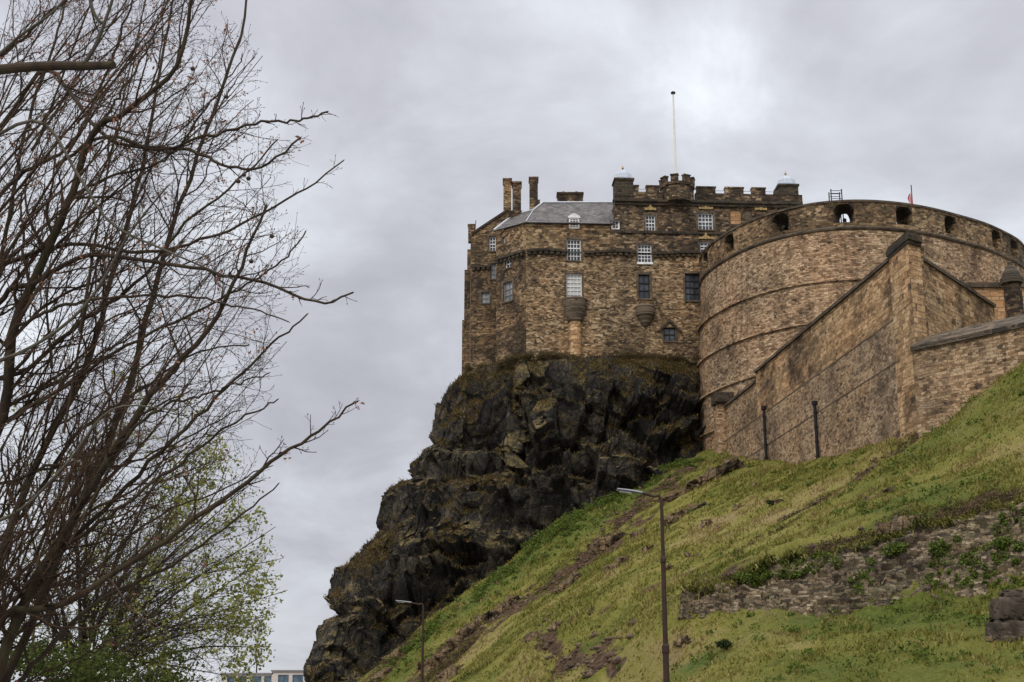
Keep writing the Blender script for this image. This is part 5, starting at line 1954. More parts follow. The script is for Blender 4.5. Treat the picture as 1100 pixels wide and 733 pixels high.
# rank growth climbing the foot of the crag
cl = np.array([on_hill(*q_) for q_ in [(735, 500), (705, 510), (655, 538), (612, 560), (562, 602), (514, 640), (466, 676), (418, 720)]])
for _ in range(520):
    s_ = RNG.uniform(0, len(cl) - 1.001)
    c = cl[int(s_)] + (cl[int(s_) + 1] - cl[int(s_)]) * (s_ - int(s_)) + np.append(RNG.normal(0, 0.9, 2), 0)
    if vnoise(np.array([[s_ * 2.7, c[0] / 2.0, 0.5]]), 29)[0] < -0.1:
        continue
    r_ = RNG.uniform(0.2, 0.62)
    c[2] = float(hill_z(c[0], c[1])) + r_ * 0.3
    q_ = clump_pts(c, (r_ * 1.1, r_, r_ * 0.7), int(20 + 110 * r_))
    pts.append(q_)
    sz.append(np.full(len(q_), RNG.uniform(0.13, 0.2)))
v, f = leaf_quads(np.concatenate(pts), np.concatenate(sz), 0.6, 0.5)
tag(link('weeds', fast_mesh('weeds', v, f, {'tone': np.repeat(RNG.uniform(0, 1, len(f)), 4)}), M['weed']), 'bright green weeds scattered through the turf', 'weeds', kind='stuff')

# brown brambles along the wall head, the crease of the hill and the scree
pts, sz = [], []
for line, w, dn, rr in (([(1100, 530), (1040, 550), (965, 564)], 1.0, 90, 0.40), ([(965, 566), (900, 587), (850, 607), (770, 628), (738, 634)], 0.9, 110, 0.30),
                        ([(990, 466), (930, 508), (880, 541), (846, 558)], 0.7, 90, 0.30), ([(740, 508), (700, 535), (660, 570), (600, 625), (540, 655), (480, 700)], 2.2, 260, 0.36), ([(470, 655), (440, 690), (408, 728)], 2.2, 260, 0.45), ([(505, 690), (465, 730)], 2.0, 200, 0.42),
                        ([(720, 490), (680, 505), (640, 530), (600, 558), (560, 588)], 2.0, 260, 0.42), ([(725, 496), (690, 510), (640, 538), (599, 553), (551, 594), (503, 632), (455, 667), (406, 715)], 1.8, 520, 0.36), ([(1100, 534), (1040, 553), (965, 568), (900, 590), (850, 609), (770, 629)], 0.35, 260, 0.22), ([(860, 556), (820, 578), (790, 600)], 0.6, 40, 0.22)):
    q = np.array([on_hill(*p) for p in line])
    s_ = RNG.uniform(0, len(q) - 1.001, dn)
    for t_ in s_:
        c = q[int(t_)] + (q[int(t_) + 1] - q[int(t_)]) * (t_ - int(t_))
        c = c + np.append(RNG.normal(0, w * 0.5, 2), 0)
        r_ = rr * RNG.uniform(0.5, 1.2)
        c[2] = float(hill_z(c[0], c[1])) + r_ * 0.2
        k = int(30 * r_ / 0.3)
        pts.append(clump_pts(c, (r_ * 1.3, r_, r_ * 0.6), k))
        sz.append(np.full(k, 0.13))
# scrub along the foot of the palace wall
for _ in range(420):
    x = RNG.uniform(-4.5, 18.0)
    k = 0.5 + vnoise(np.array([[x / 2.1, 3.1, 0.4]]), 19)[0]
    if RNG.uniform() > k:
        continue
    wy = np.interp(x, [-4.5, -1.6, 1.4, 18.0], [134.4, 132.8, 129.6, 130.4])
    r_ = RNG.uniform(0.15, 0.5) * (0.6 + 0.7 * k)
    q_ = clump_pts(np.array([x, wy - RNG.uniform(0.1, 0.9), ZTOP + 0.05 + r_ * 0.4]), (r_ * 1.2, r_, r_ * 0.9), int(60 * r_ / 0.3))
    pts.append(q_)
    sz.append(np.full(len(q_), 0.14))
v, f = leaf_quads(np.concatenate(pts), np.concatenate(sz), 0.35, 0.2)
tag(link('brambles', fast_mesh('brambles', v, f, {'tone': np.repeat(RNG.uniform(0, 1, len(f)), 4)}), M['bramble']), 'dry brown brambles along the wall head and scree', 'brambles', kind='stuff')

hd = WALL_GRID[-2]
n = 10500
s_ = RNG.uniform(0, hd.shape[0] - 1.001, n)
c = hd[s_.astype(int)] + RNG.normal(0, 1, (n, 3)) * np.array([0.05, 0.22, 0.07]) + np.array([0, 0.1, 0.02])
keep = fbm(np.stack([s_ / 9.0, s_ * 0, s_ * 0], 1), 3, 23) > -0.45
c = c[keep]
n = len(c)
ang = RNG.uniform(0, 2 * math.pi, n)
h = RNG.uniform(0.12, 0.34, n)
side = np.stack([np.cos(ang), np.sin(ang), np.zeros(n)], 1) * RNG.uniform(0.02, 0.045, n)[:, None]
lean = np.stack([RNG.normal(0, 0.4, n), RNG.normal(-0.9, 0.4, n), RNG.normal(-0.15, 0.6, n)], 1) * h[:, None]
v = np.stack([c - side, c + side, c + lean], 1).reshape(-1, 3)
tag(link('overhanging_grass', fast_mesh('overhanging_grass', v, np.arange(3 * n).reshape(n, 3), {'tone': np.repeat(RNG.uniform(0, 1, n), 3)}), M['blade']), 'grass hanging over the head of the rubble wall', 'grass', kind='stuff')

# creepers on the face of the rubble wall
pts = []
NVW, NUW = WALL_GRID.shape[:2]
for _ in range(520):
    s_, t_ = RNG.uniform(0.10, 0.80), RNG.uniform(0.15, 0.98)
    if vnoise(np.array([[s_ * 12.8, t_ * 2.0, 3.3]]), 14)[0] < 0.22 - 0.25 * (t_ > 0.7):
        continue
    c = WALL_GRID[int(t_ * (NVW - 1)), int(s_ * (NUW - 1))] + out * 0.05
    r_ = RNG.uniform(0.08, 0.26)
    pts.append(clump_pts(c, (r_, r_ * 0.7, r_), int(26 + 160 * r_)))
pts = np.concatenate(pts)
v, f = leaf_quads(pts, 0.11, 0.65, 0.3)
tag(link('creepers', fast_mesh('creepers', v, f, {'tone': np.repeat(RNG.uniform(0, 1, len(f)), 4)}), M['weed']), 'small green creepers rooted in the rubble wall', 'creepers', kind='stuff')


def bush(px, py, r_, label, mat, dy=0.0, on_wall=False, n=420, leaf=0.12, squash=0.8):
    if on_wall:
        g_ = WALL_GRID.reshape(-1, 3)
        rel = g_ - EYE
        ay = rel[:, 1] * math.cos(PITCH) + rel[:, 2] * math.sin(PITCH)
        az = -rel[:, 1] * math.sin(PITCH) + rel[:, 2] * math.cos(PITCH)
        k = np.argmin((550 + F * rel[:, 0] / ay - px) ** 2 + (366.5 - F * az / ay - py) ** 2)
        c = g_[k].copy()
    else:
        c = on_hill(px, py)
    t_ = thing('bush', label, 'bush', c)
    cc = c + np.array([0, -0.05, r_ * squash * 0.5])
    sub = [clump_pts(cc + RNG.normal(0, r_ * 0.4, 3) * np.array([1, 0.7, 0.5]), (r_ * 0.6, r_ * 0.6, r_ * 0.5 * squash), n // 5) for _ in range(5)]
    leaf_cloud('foliage', np.concatenate(sub), leaf, mat, t_)
    m_ = MB()
    for k in range(5):
        e_ = cc + RNG.normal(0, r_ * 0.35, 3)
        m_.tube([c - np.array([0, 0, 0.1]), (c + e_) / 2 + RNG.normal(0, 0.04, 3), e_], [0.025, 0.018, 0.008], 5)
    m_.build('stem', M['twig'], t_)


bush(783, 697, 0.33, 'small round dark green bush alone on the lower turf right of the lamp post', M['shrub'], n=500)
bush(962, 596, 0.55, 'widest bright green bush hanging on the rubble wall under its flat capstone', M['weed'], on_wall=True, n=600)
bush(1003, 598, 0.50, 'tall narrow green bush on the rubble wall, second along from the capstone', M['weed'], on_wall=True, n=560, squash=1.4)
bush(1075, 588, 0.45, 'round green bush high on the rubble wall near the right edge', M['weed'], on_wall=True, n=480)
bush(853, 622, 0.36, 'green bush on the low left part of the rubble wall', M['weed'], on_wall=True, n=420)
bush(828, 543, 0.30, 'dark low shrub in the crease of the turf above the rubble wall', M['shrub'], n=300)

# tufts of dead grass hanging on the ledges of the crag
cr_p = CRAG[:NL].reshape(-1, 3)
gz = np.gradient(CRAG[:NL], axis=0)
gs = np.gradient(CRAG[:NL], axis=1)
cn = np.cross(gs, gz)
cn /= np.linalg.norm(cn, axis=2, keepdims=True) + 1e-9
upz = cn[..., 2].reshape(-1)
cand = np.where((upz > 0.44) & (cr_p[:, 2] > 1))[0]
patch = fbm(cr_p[cand] / 4.0, 3, 88)
cand = cand[patch > -0.25]
sel = RNG.choice(cand, 60000)
c = cr_p[sel] + RNG.normal(0, 0.06, (len(sel), 3))
n = len(c)
h = RNG.uniform(0.10, 0.42, n)
ang = RNG.uniform(0, 2 * math.pi, n)
side = np.stack([np.cos(ang), np.sin(ang), np.zeros(n)], 1) * RNG.uniform(0.03, 0.07, n)[:, None]
lean = np.stack([RNG.normal(0, 0.5, n), RNG.normal(-0.5, 0.4, n), RNG.uniform(0.1, 1, n)], 1) * h[:, None]
v = np.stack([c - side, c + side, c + lean], 1).reshape(-1, 3)
M['dry_blade'] = leaf_mat('dry_grass_blade', (0.045, 0.038, 0.012), (0.230, 0.155, 0.062), 0.35)
tag(link('dry_grass', fast_mesh('dry_grass', v, np.arange(3 * n).reshape(n, 3), {'tone': np.repeat(RNG.uniform(0, 1, n), 3)}), M['dry_blade']), 'dry brown grass hanging on the ledges of the crag', 'grass', kind='stuff')

# ------------------------------------------------------------------ a gull standing on the slope
c = on_hill(686, 517)
gu = thing('gull', 'white gull standing on the green bank under the crag', 'gull', c)
m_ = MB()
m_.tube([c + np.array([x, 0, z]) for x, z in ((-0.34, 0.16), (-0.22, 0.19), (-0.08, 0.24), (0.05, 0.30), (0.12, 0.38), (0.15, 0.46), (0.19, 0.48), (0.24, 0.47), (0.29, 0.455))], [0.02, 0.06, 0.115, 0.12, 0.085, 0.06, 0.062, 0.03, 0.008], 10)
m_.build('body', M['gull'], gu, smooth=True)
for s_ in (-0.04, 0.04):
    m_ = MB()
    m_.tube([c + np.array([0.0, s_, -0.02]), c + np.array([0.0, s_, 0.2])], 0.012, 5)
    m_.build('leg', M['gold'], gu)


# ================================================================== STREET LAMPS
def street_lamp(px_pole, px_top, py_top, px_tip, py_tip, Y, label):
    x0 = P(px_pole, 733, Y)[0]
    zb = 0.13
    q_top = P(px_top, py_top, Y)
    q_tip = P(px_tip, py_tip, Y)
    L = x0 - q_tip[0]
    zt = q_top[2]
    zh = q_tip[2]
    t_ = thing('street_lamp', label, 'street lamp', (x0, Y, zb), 'street lamps along the road')
    m_ = MB()
    m_.lathe((x0, Y), [(0.13, zb), (0.13, zb + 1.1), (0.095, zb + 1.25), (0.085, zb + 3.3), (0.105, zb + 3.32), (0.105, zb + 3.5), (0.072, zb + 3.56), (0.066, zt - 1.5), (0.085, zt - 1.48), (0.085, zt - 1.38), (0.055, zt - 1.3), (0.05, zt)], 14)
    m_.build('post', M['pole_brown'], t_)
    m_ = MB()
    arm_end = (x0 - L * 0.46, Y, zh - 0.10)
    pts_ = [(x0, Y, zt - 0.02), (x0 - 0.01, Y, zt + (zh - zt) * 0.45), (x0 - L * 0.06, Y, zt + (zh - zt) * 0.72), (x0 - L * 0.16, Y, zh - 0.20), (x0 - L * 0.30, Y, zh - 0.15), arm_end]
    m_.tube(pts_, [0.05, 0.05, 0.045, 0.042, 0.04, 0.04], 10)
    m_.build('arm', M['pole_brown'], t_)
    m_ = MB()
    xa, xb = arm_end[0] + 0.04, q_tip[0]
    n = 8
    rings = []
    for k in range(n + 1):
        s_ = k / n
        x = xa + (xb - xa) * s_
        w_ = 0.05 + 0.11 * math.sin(min(1.0, s_ * 1.25) * math.pi * 0.62)
        hh = 0.030 + 0.022 * (1 - s_)
        z = zh - 0.10 + 0.10 * s_
        rings.append([(x, Y - w_, z), (x, Y - w_ * 0.6, z + hh), (x, Y + w_ * 0.6, z + hh), (x, Y + w_, z), (x, Y + w_ * 0.7, z - 0.03), (x, Y - w_ * 0.7, z - 0.03)])
    for r0_, r1_ in zip(rings[:-1], rings[1:]):
        for k in range(6):
            j = (k + 1) % 6
            m_.poly([r0_[k], r0_[j], r1_[j], r1_[k]])
    m_.poly(rings[0][::-1])
    m_.poly(rings[-1])
    hd = m_.build('lantern', M['lamp_metal'], t_)
    m_ = MB()
    m_.prism([(xa + (xb - xa) * 0.45, Y - 0.07), (xa + (xb - xa) * 0.92, Y - 0.05), (xa + (xb - xa) * 0.92, Y + 0.05), (xa + (xb - xa) * 0.45, Y + 0.07)][::-1], [zh - 0.12, zh - 0.07, zh - 0.07, zh - 0.12][::-1], zh - 0.02)
    m_.build('lens', M['lamp_glass'], hd)


street_lamp(716, 711.5, 548, 663, 526, 40.0, 'near tall brown street lamp with a flat grey head in front of the grass slope')
street_lamp(453.5, 452.5, 656, 425, 645.5, 78.0, 'far smaller street lamp in front of the dark foot of the crag')

# ================================================================== FAR OFFICE BUILDING
YB = 420.0
xa, xm, xb = P(238, 724, YB)[0], P(292.5, 724, YB)[0], P(345, 724, YB)[0]
z1, z2 = P(280, 723.5, YB)[2], P(310, 720.5, YB)[2]
ob = thing('office_building', 'far pale office block with blue windows low beside the foot of the crag', 'building', ((xa + xb) / 2, YB, 0))
holes1, holes2 = [], []
def bx_(px):
    return P(px, 727, YB)[0]
for a, b in ((244, 252), (256, 265), (270.5, 281), (284, 291.5)):
    holes1.append((bx_(a) - xa, bx_(b) - xa, z1 - 5.4, z1 - 0.8))
for a, b in ((299, 310.5), (314.5, 326), (330, 341)):
    holes2.append((bx_(a) - xm, bx_(b) - xm, z2 - 6.0, z2 - 1.2))
m_ = MB()
for st in (0, 1):
    pass
m_.wall((xa, YB), (xm, YB), 0, z1 - 0.3, holes1 + [(h_[0], h_[1], h_[2] - 5.8, h_[3] - 5.8) for h_ in holes1], 0.6)
m_.wall((xm, YB - 0.5), (xb, YB - 0.5), 0, z2 - 0.3, holes2 + [(h_[0], h_[1], h_[2] - 6.2, h_[3] - 6.2) for h_ in holes2], 0.6)
m_.prism([(xa, YB + 0.7), (xm, YB + 0.7), (xm, YB + 20), (xa, YB + 20)], 0, z1 - 0.35)
m_.prism([(xm, YB + 0.2), (xb, YB + 0.2), (xb, YB + 20), (xm, YB + 20)], 0, z2 - 0.35)
m_.build('wall', M['concrete'], ob)
for hs_, xo, yo in ((holes1, xa, YB), (holes2, xm, YB - 0.5)):
    for h_ in hs_:
        for dz in (0, -6.0):
            if h_[2] + dz < 0.5:
                continue
            m_ = MB()
            m_.box((xo + (h_[0] + h_[1]) / 2, yo + 0.45), (1, 0), ((h_[1] - h_[0]) / 2, 0.1), h_[2] + dz - 0.2, h_[3] + dz + 0.2)
            m_.build('window', M['glass_blue'], ob)
for x0_, x1_, zt_, y_ in ((xa, xm, z1, YB), (xm, xb, z2, YB - 0.5)):
    m_ = MB()
    m_.prism([(x0_ - 0.3, y_ - 0.5), (x1_ + 0.3, y_ - 0.5), (x1_ + 0.3, y_ + 20.3), (x0_ - 0.3, y_ + 20.3)], zt_ - 0.29, zt_ + 0.15)
    m_.build('roof', M['roof_felt'], ob)
m_ = MB()
q_ = P(276, 712, YB + 3)
m_.tube([(q_[0], YB + 3, z1 + 0.1), (q_[0], YB + 3, q_[2])], 0.22, 6)
m_.build('mast', M['iron'], ob)


# ================================================================== THE TREES
def tubes_mesh(name, lines, mat, parent, sides_of):
    """lines: list of (points (n,3), radii (n,)). One mesh of tapering tubes."""
    V, Fq, off = [], [], 0
    for pts_, rad_ in lines:
        pts_ = np.asarray(pts_)
        n_ = len(pts_)
        k = sides_of(rad_[0])
        d_ = np.gradient(pts_, axis=0)
        d_ /= np.linalg.norm(d_, axis=1, keepdims=True) + 1e-9
        ref = np.array([0.31, 0.77, 0.55]) if abs(d_[0] @ np.array([0.31, 0.77, 0.55])) < 0.9 else np.array([1.0, 0, 0])
        a_ = np.cross(d_, ref)
        a_ /= np.linalg.norm(a_, axis=1, keepdims=True) + 1e-9
        b_ = np.cross(d_, a_)
        th_ = 2 * math.pi * np.arange(k) / k
        ring_ = pts_[:, None] + (a_[:, None] * np.cos(th_)[None, :, None] + b_[:, None] * np.sin(th_)[None, :, None]) * np.asarray(rad_)[:, None, None]
        V.append(ring_.reshape(-1, 3))
        ii = off + np.arange(n_ * k).reshape(n_, k)
        nx_ = np.roll(ii, -1, 1)
        Fq.append(np.stack([ii[:-1], nx_[:-1], nx_[1:], ii[1:]], -1).reshape(-1, 4))
        off += n_ * k
    v_ = np.concatenate(V) - root_loc(parent)
    return link(name, fast_mesh(name, v_, np.concatenate(Fq), smooth=True), mat, parent)


def project(p):
    rel = p - EYE
    ay = rel[..., 1] * math.cos(PITCH) + rel[..., 2] * math.sin(PITCH)
    az = -rel[..., 1] * math.sin(PITCH) + rel[..., 2] * math.cos(PITCH)
    return 550 + F * rel[..., 0] / ay, 366.5 - F * az / ay


def smooth_line(pts, n):
    c = np.array(pts)[None]
    return catmull(c, n)[0]


class Tree:
    def __init__(s, seed, inside, up=0.5, right=0.35):
        s.rng = np.random.default_rng(seed)
        s.inside = inside
        s.lines, s.tips, s.up, s.right = [], [], up, right

    def shoot(s, p, d, length, r0, r1, trop, wander=0.16, check=True):
        n = max(4, int(length / 0.11) + 2)
        n = min(n, 16)
        step_ = length / (n - 1)
        pts_ = [p]
        d = d / np.linalg.norm(d)
        for k in range(n - 1):
            d = d + s.rng.normal(0, wander, 3) + trop * (step_ * 1.1)
            d /= np.linalg.norm(d)
            q_ = pts_[-1] + d * step_
            if check and not s.inside(q_):
                break
            pts_.append(q_)
        if len(pts_) < 3:
            return None
        pts_ = np.array(pts_)
        rad_ = np.linspace(r0, r1, len(pts_))
        s.lines.append((pts_, rad_))
        return pts_, rad_

    def side_dir(s, t, ang):
        a = s.rng.normal(size=3)
        a[1] *= 0.75
        a = a - t * (a @ t)
        a /= np.linalg.norm(a) + 1e-9
        return t * math.cos(ang) + a * math.sin(ang)

    def children(s, pts_, rad_, level, spec, check=True, maxlen=None):
        """spec[level] = (spacing, min length, max length, angle range, radius factor)."""
        if level >= len(spec):
            s.tips.append((pts_[-1], pts_[-1] - pts_[-2]))
            return
        sp, l0, l1, (a0, a1), rf_ = spec[level]
        seg_ = np.linalg.norm(np.diff(pts_, axis=0), axis=1)
        L = seg_.sum()
        cum = np.concatenate([[0], np.cumsum(seg_)])
        x = sp * s.rng.uniform(0.3, 1.0) + (L * 0.12 if level == 0 else 0)
        trop = np.array([s.right, 0.0, s.up])
        while x < L:
            k = min(np.searchsorted(cum, x) - 1, len(pts_) - 2)
            f = (x - cum[k]) / seg_[k]
            p_ = pts_[k] + (pts_[k + 1] - pts_[k]) * f
            t_ = (pts_[k + 1] - pts_[k]) / seg_[k]
            r_ = rad_[k] + (rad_[k + 1] - rad_[k]) * f
            ln = s.rng.uniform(l0, l1) * (1.15 - 0.6 * x / L)
            if maxlen:
                ln = min(ln, maxlen * (1.25 - x / L))
            d_ = s.side_dir(t_, s.rng.uniform(a0, a1))
            cr_ = min(r_ * 0.75, max(0.0026, r_ * rf_))
            got = s.shoot(p_, d_, ln, cr_, max(0.0017, cr_ * 0.45), trop, check=check)
            if got is not None:
                s.children(got[0], got[1], level + 1, spec, check, maxlen * 0.4 if maxlen else None)
            x += sp * s.rng.uniform(0.55, 1.45)
        s.tips.append((pts_[-1], pts_[-1] - pts_[-2]))


def limb3d(px_pts, Y0, Y1, n=26):
    m_ = len(px_pts)
    return smooth_line([P(a, b, Y0 + (Y1 - Y0) * k / (m_ - 1)) for k, (a, b) in enumerate(px_pts)], n)


BX = [(-400, 262), (0, 262), (40, 286), (70, 300), (110, 330), (170, 338), (210, 322), (260, 345), (300, 352), (340, 322), (400, 306), (440, 300), (480, 296), (520, 300), (560, 292), (620, 262), (700, 235), (760, 220)]
bxy, bxx = np.array([b[0] for b in BX], float), np.array([b[1] for b in BX], float)
_trng = np.random.default_rng(5)


def inside_bare(p):
    x, y = project(p)
    return x < np.interp(y, bxy, bxx) - abs(_trng.normal(0, 14)) and x > -480


PXM = 1 / F * 16.5      # metres per pixel at the near trees
tr = Tree(3, inside_bare, up=0.55, right=0.30)
SPEC = [(0.25, 0.5, 1.9, (0.45, 0.95), 0.42), (0.15, 0.16, 0.65, (0.5, 1.0), 0.5), (0.085, 0.03, 0.10, (0.5, 1.1), 0.7)]
base = P(-62, 940, 16.5)
base[2] = -0.1
bt = thing('bare_tree', 'big leafless dark tree filling the left side, its long twigs reaching right', 'tree', (base[0], base[1], 0.0), None)
trunk_lines = []
fork = P(-30, 800, 16.5)
trunk_lines.append((smooth_line([base, base * 0.5 + fork * 0.5 + np.array([0.05, 0, 0]), fork], 14), np.linspace(0.34, 0.22, 14)))
stem = [P(-30, 805, 16.5), P(-52, 620, 16.9), P(-58, 420, 17.2), P(-40, 200, 17.5), P(-60, -60, 18)]
trunk_lines.append((smooth_line(stem, 26), np.linspace(0.19, 0.06, 26)))
LIMBS = [  # picture path, start distance, end distance, start radius px, end radius px, reaches past the crown's edge
    ([(-30, 800), (10, 690), (40, 620), (66, 579), (127, 477), (168, 416), (219, 360), (258, 290), (285, 220)], 16.5, 15.2, 10, 2.0, 0),
    ([(-55, 560), (0, 457), (15, 353), (50, 272), (76, 212), (101, 141), (136, 118), (187, 76), (207, 0), (215, -60)], 17, 15.0, 10, 2.2, 0),
    ([(-30, 800), (0, 668), (66, 650), (148, 599), (224, 548), (285, 502), (336, 467), (383, 430)], 16.5, 14.6, 7, 1.3, 2),
    ([(-55, 420), (0, 323), (40, 303), (101, 273), (202, 288), (278, 303), (343, 326), (380, 313)], 17, 14.8, 5.5, 1.4, 1),
    ([(-56, 330), (0, 288), (76, 262), (167, 272), (242, 247), (313, 212), (369, 174)], 17, 15.5, 4.5, 1.1, 1),
    ([(-40, 200), (40, 81), (76, 101), (121, 151), (202, 161), (242, 177), (283, 179), (323, 146)], 17.4, 15.0, 4.5, 1.6, 1),
    ([(60, 180), (111, 146), (167, 161), (227, 146), (283, 131), (323, 130), (351, 122)], 16.5, 15.4, 3.5, 1.6, 1),
    ([(-30, 800), (20, 700), (80, 560), (130, 440), (160, 330), (190, 230), (230, 120), (262, 20), (270, -40)], 16.6, 17.5, 8, 1.6, 0),
    ([(-30, 800), (-10, 640), (30, 520), (90, 400), (120, 300), (150, 190), (170, 90), (190, -20)], 16.5, 18.2, 8, 2.0, 0),
    ([(10, 690), (60, 600), (140, 520), (220, 440), (280, 380), (330, 340)], 16.4, 15.6, 5, 1.2, 0),
    ([(0, 457), (60, 420), (140, 370), (220, 330), (290, 290), (330, 250)], 16.8, 16.2, 4, 1.2, 0),
    ([(50, 600), (110, 560), (190, 500), (250, 455), (300, 430)], 16.2, 15.2, 4, 1.1, 0),
    ([(-30, 800), (30, 720), (100, 650), (180, 610), (250, 560), (300, 520)], 16.5, 17.5, 5, 1.1, 0),
    ([(-52, 620), (20, 560), (80, 470), (150, 420), (210, 380), (270, 370)], 17, 18, 4.5, 1.2, 0),
    ([(15, 353), (60, 330), (120, 320), (200, 318), (260, 330), (310, 345)], 16.2, 15.0, 3.5, 1.0, 0),
    ([(-58, 420), (20, 400), (90, 345), (150, 300), (200, 240), (260, 190), (300, 150)], 17, 16, 4.5, 1.2, 0),
    ([(-50, 260), (20, 190), (80, 150), (120, 60), (150, -20)], 17.5, 17, 4.5, 1.6, 0),
    ([(-60, 100), (0, 60), (60, 10), (110, -30)], 17.8, 17, 4, 1.6, 0),
    ([(-58, 420), (-10, 330), (10, 230), (30, 130), (60, 40), (80, -40)], 17.2, 18.5, 5, 1.8, 0),
    ([(101, 141), (130, 100), (165, 40), (190, -30)], 16, 16.5, 3, 1.2, 0),
    ([(76, 212), (120, 190), (180, 170), (225, 110), (262, 60)], 16.2, 16, 3, 1.0, 0),
    ([(127, 477), (170, 440), (230, 420), (290, 400)], 15.8, 15, 3, 1.0, 0),
    ([(-50, 700), (20, 640), (90, 620), (160, 560), (230, 530), (290, 500)], 17, 18.5, 4, 1.0, 0),
    ([(-58, 500), (0, 520), (60, 500), (130, 500), (200, 470), (260, 440)], 17.3, 16, 3.5, 1.0, 0)]
for path, Y0, Y1, ra, rb_, ext in LIMBS:
    pts_ = limb3d(path, Y0, Y1, 34)
    pts_ = pts_ + np.stack([tr.rng.normal(0, 0.012, 34), tr.rng.normal(0, 0.02, 34), tr.rng.normal(0, 0.012, 34)], 1)
    rad_ = np.linspace(ra, rb_, 34) * PXM * 0.66
    trunk_lines.append((pts_, rad_))
    if ext:
        # the last third runs out past the crown with short twigs only
        tr.children(pts_[:22], rad_[:22], 0, SPEC, True)
        sp2 = [(0.15, 0.10, 0.42, (0.5, 1.0), 0.5), (0.09, 0.03, 0.12, (0.5, 1.0), 0.7)]
        if ext == 2:
            sp2 = [(0.17, 0.12, 0.55, (0.4, 0.9), 0.5), (0.09, 0.05, 0.2, (0.5, 1.0), 0.6), (0.07, 0.02, 0.05, (0.5, 1.0), 0.8)]
        tr.children(pts_[20:], rad_[20:], 0, sp2, False, 0.46)
    else:
        tr.children(pts_, rad_, 0, SPEC, True)
# straight young shoots that slant up to the right through the whole crown
for k in range(72):
    sx, sy = tr.rng.uniform(-110, 190), tr.rng.uniform(120, 760)
    if sx > 60 + (760 - sy) * 0.12:
        sx = tr.rng.uniform(-110, 60)
    an = math.radians(tr.rng.normal(57, 13))
    L = tr.rng.uniform(180, 430)
    mid = (sx + math.cos(an) * L * 0.5 + tr.rng.normal(0, 12), sy - math.sin(an) * L * 0.5 + tr.rng.normal(0, 12))
    end = (sx + math.cos(an) * L, sy - math.sin(an) * L * 1.05)
    Ya = tr.rng.uniform(15, 18.5)
    pts_ = limb3d([(sx, sy), mid, end], Ya, Ya + tr.rng.normal(0, 0.9), 20)
    ok = [i for i in range(20) if inside_bare(pts_[i])]
    if len(ok) < 8:
        continue
    pts_ = pts_[:ok[-1] + 1]
    rad_ = np.linspace(tr.rng.uniform(1.6, 3.4), 0.7, len(pts_)) * PXM * 0.55
    tr.lines.append((pts_, rad_))
    tr.children(pts_, rad_, 0, [(0.22, 0.25, 0.95, (0.35, 0.8), 0.5), (0.16, 0.06, 0.28, (0.5, 1.0), 0.6), (0.09, 0.02, 0.07, (0.5, 1.1), 0.8)], True)
# boughs on the far side of the trunk
for path, Y0, Y1, ra, rb_ in (([(-40, 780), (-150, 640), (-230, 480), (-300, 300)], 16.6, 15.8, 7, 1.5), ([(-55, 560), (-140, 440), (-190, 300), (-210, 130)], 17, 17.6, 6, 1.5), ([(-56, 330), (-120, 200), (-190, 60)], 17.4, 16.6, 4.5, 1.3),
                              ([(-35, 790), (-180, 720), (-320, 600), (-420, 520)], 16.6, 17.4, 6, 1.3), ([(-58, 450), (-200, 380), (-330, 260)], 17.1, 18.2, 4.5, 1.2), ([(-50, 200), (-90, 80), (-110, -40)], 17.6, 17.2, 4, 1.5)):
    pts_ = limb3d(path, Y0, Y1, 26)
    rad_ = np.linspace(ra, rb_, 26) * PXM * 0.66
    trunk_lines.append((pts_, rad_))
    tr.right = -0.3
    tr.children(pts_, rad_, 0, [(0.34, 0.5, 1.7, (0.45, 0.95), 0.42), (0.22, 0.16, 0.6, (0.5, 1.0), 0.5)], True)
sides = lambda r_: 8 if r_ > 0.03 else (5 if r_ > 0.008 else 3)
trk = tubes_mesh('trunk', trunk_lines, M['bark'], bt, sides)
crn = tubes_mesh('crown', tr.lines, M['twig'], bt, sides)
# buds at the tips, dead leaves and dry keys
tp = np.array([t_[0] for t_ in tr.tips])
td = np.array([t_[1] for t_ in tr.tips])
td /= np.linalg.norm(td, axis=1, keepdims=True) + 1e-9
print('tips', len(tp), 'twigs', len(tr.lines))


def bud_mesh(name, p_, d_, length, width, mat, parent):
    n_ = len(p_)
    a_ = np.cross(d_, np.array([0.3, 0.5, 0.81]))
    a_ /= np.linalg.norm(a_, axis=1, keepdims=True) + 1e-9
    b_ = np.cross(d_, a_)
    l_ = (np.asarray(length) * np.ones(n_))[:, None]
    w_ = (np.asarray(width) * np.ones(n_))[:, None]
    c_ = p_ + d_ * l_ * 0.35
    vv = np.stack([p_ - d_ * l_ * 0.1, c_ + a_ * w_, c_ + b_ * w_, c_ - a_ * w_, c_ - b_ * w_, p_ + d_ * l_], 1).reshape(-1, 3)
    o_ = (np.arange(n_) * 6)[:, None, None]
    t_ = np.array([[0, 2, 1], [0, 3, 2], [0, 4, 3], [0, 1, 4], [5, 1, 2], [5, 2, 3], [5, 3, 4], [5, 4, 1]])[None]
    return link(name, fast_mesh(name, vv - root_loc(parent), (o_ + t_).reshape(-1, 3), smooth=True), mat, parent)


bud_mesh('bud', tp, td, RNG.uniform(0.016, 0.034, len(tp)), RNG.uniform(0.0035, 0.0075, len(tp)), M['bud'], crn)
pick = RNG.choice(len(tp), 1300)
px_, py_ = project(tp[pick])
pick = pick[(RNG.uniform(0, 1, len(pick)) < np.clip(1.1 - py_ / 520, 0.12, 1))]
pts = np.concatenate([tp[i] + RNG.normal(0, 0.028, (int(RNG.integers(2, 8)), 3)) - np.array([0, 0, 0.03]) for i in pick])
leaf_cloud('dead_leaves', pts, RNG.uniform(0.025, 0.07, len(pts)), M['dead_leaf'], crn, 0.5, -0.3)
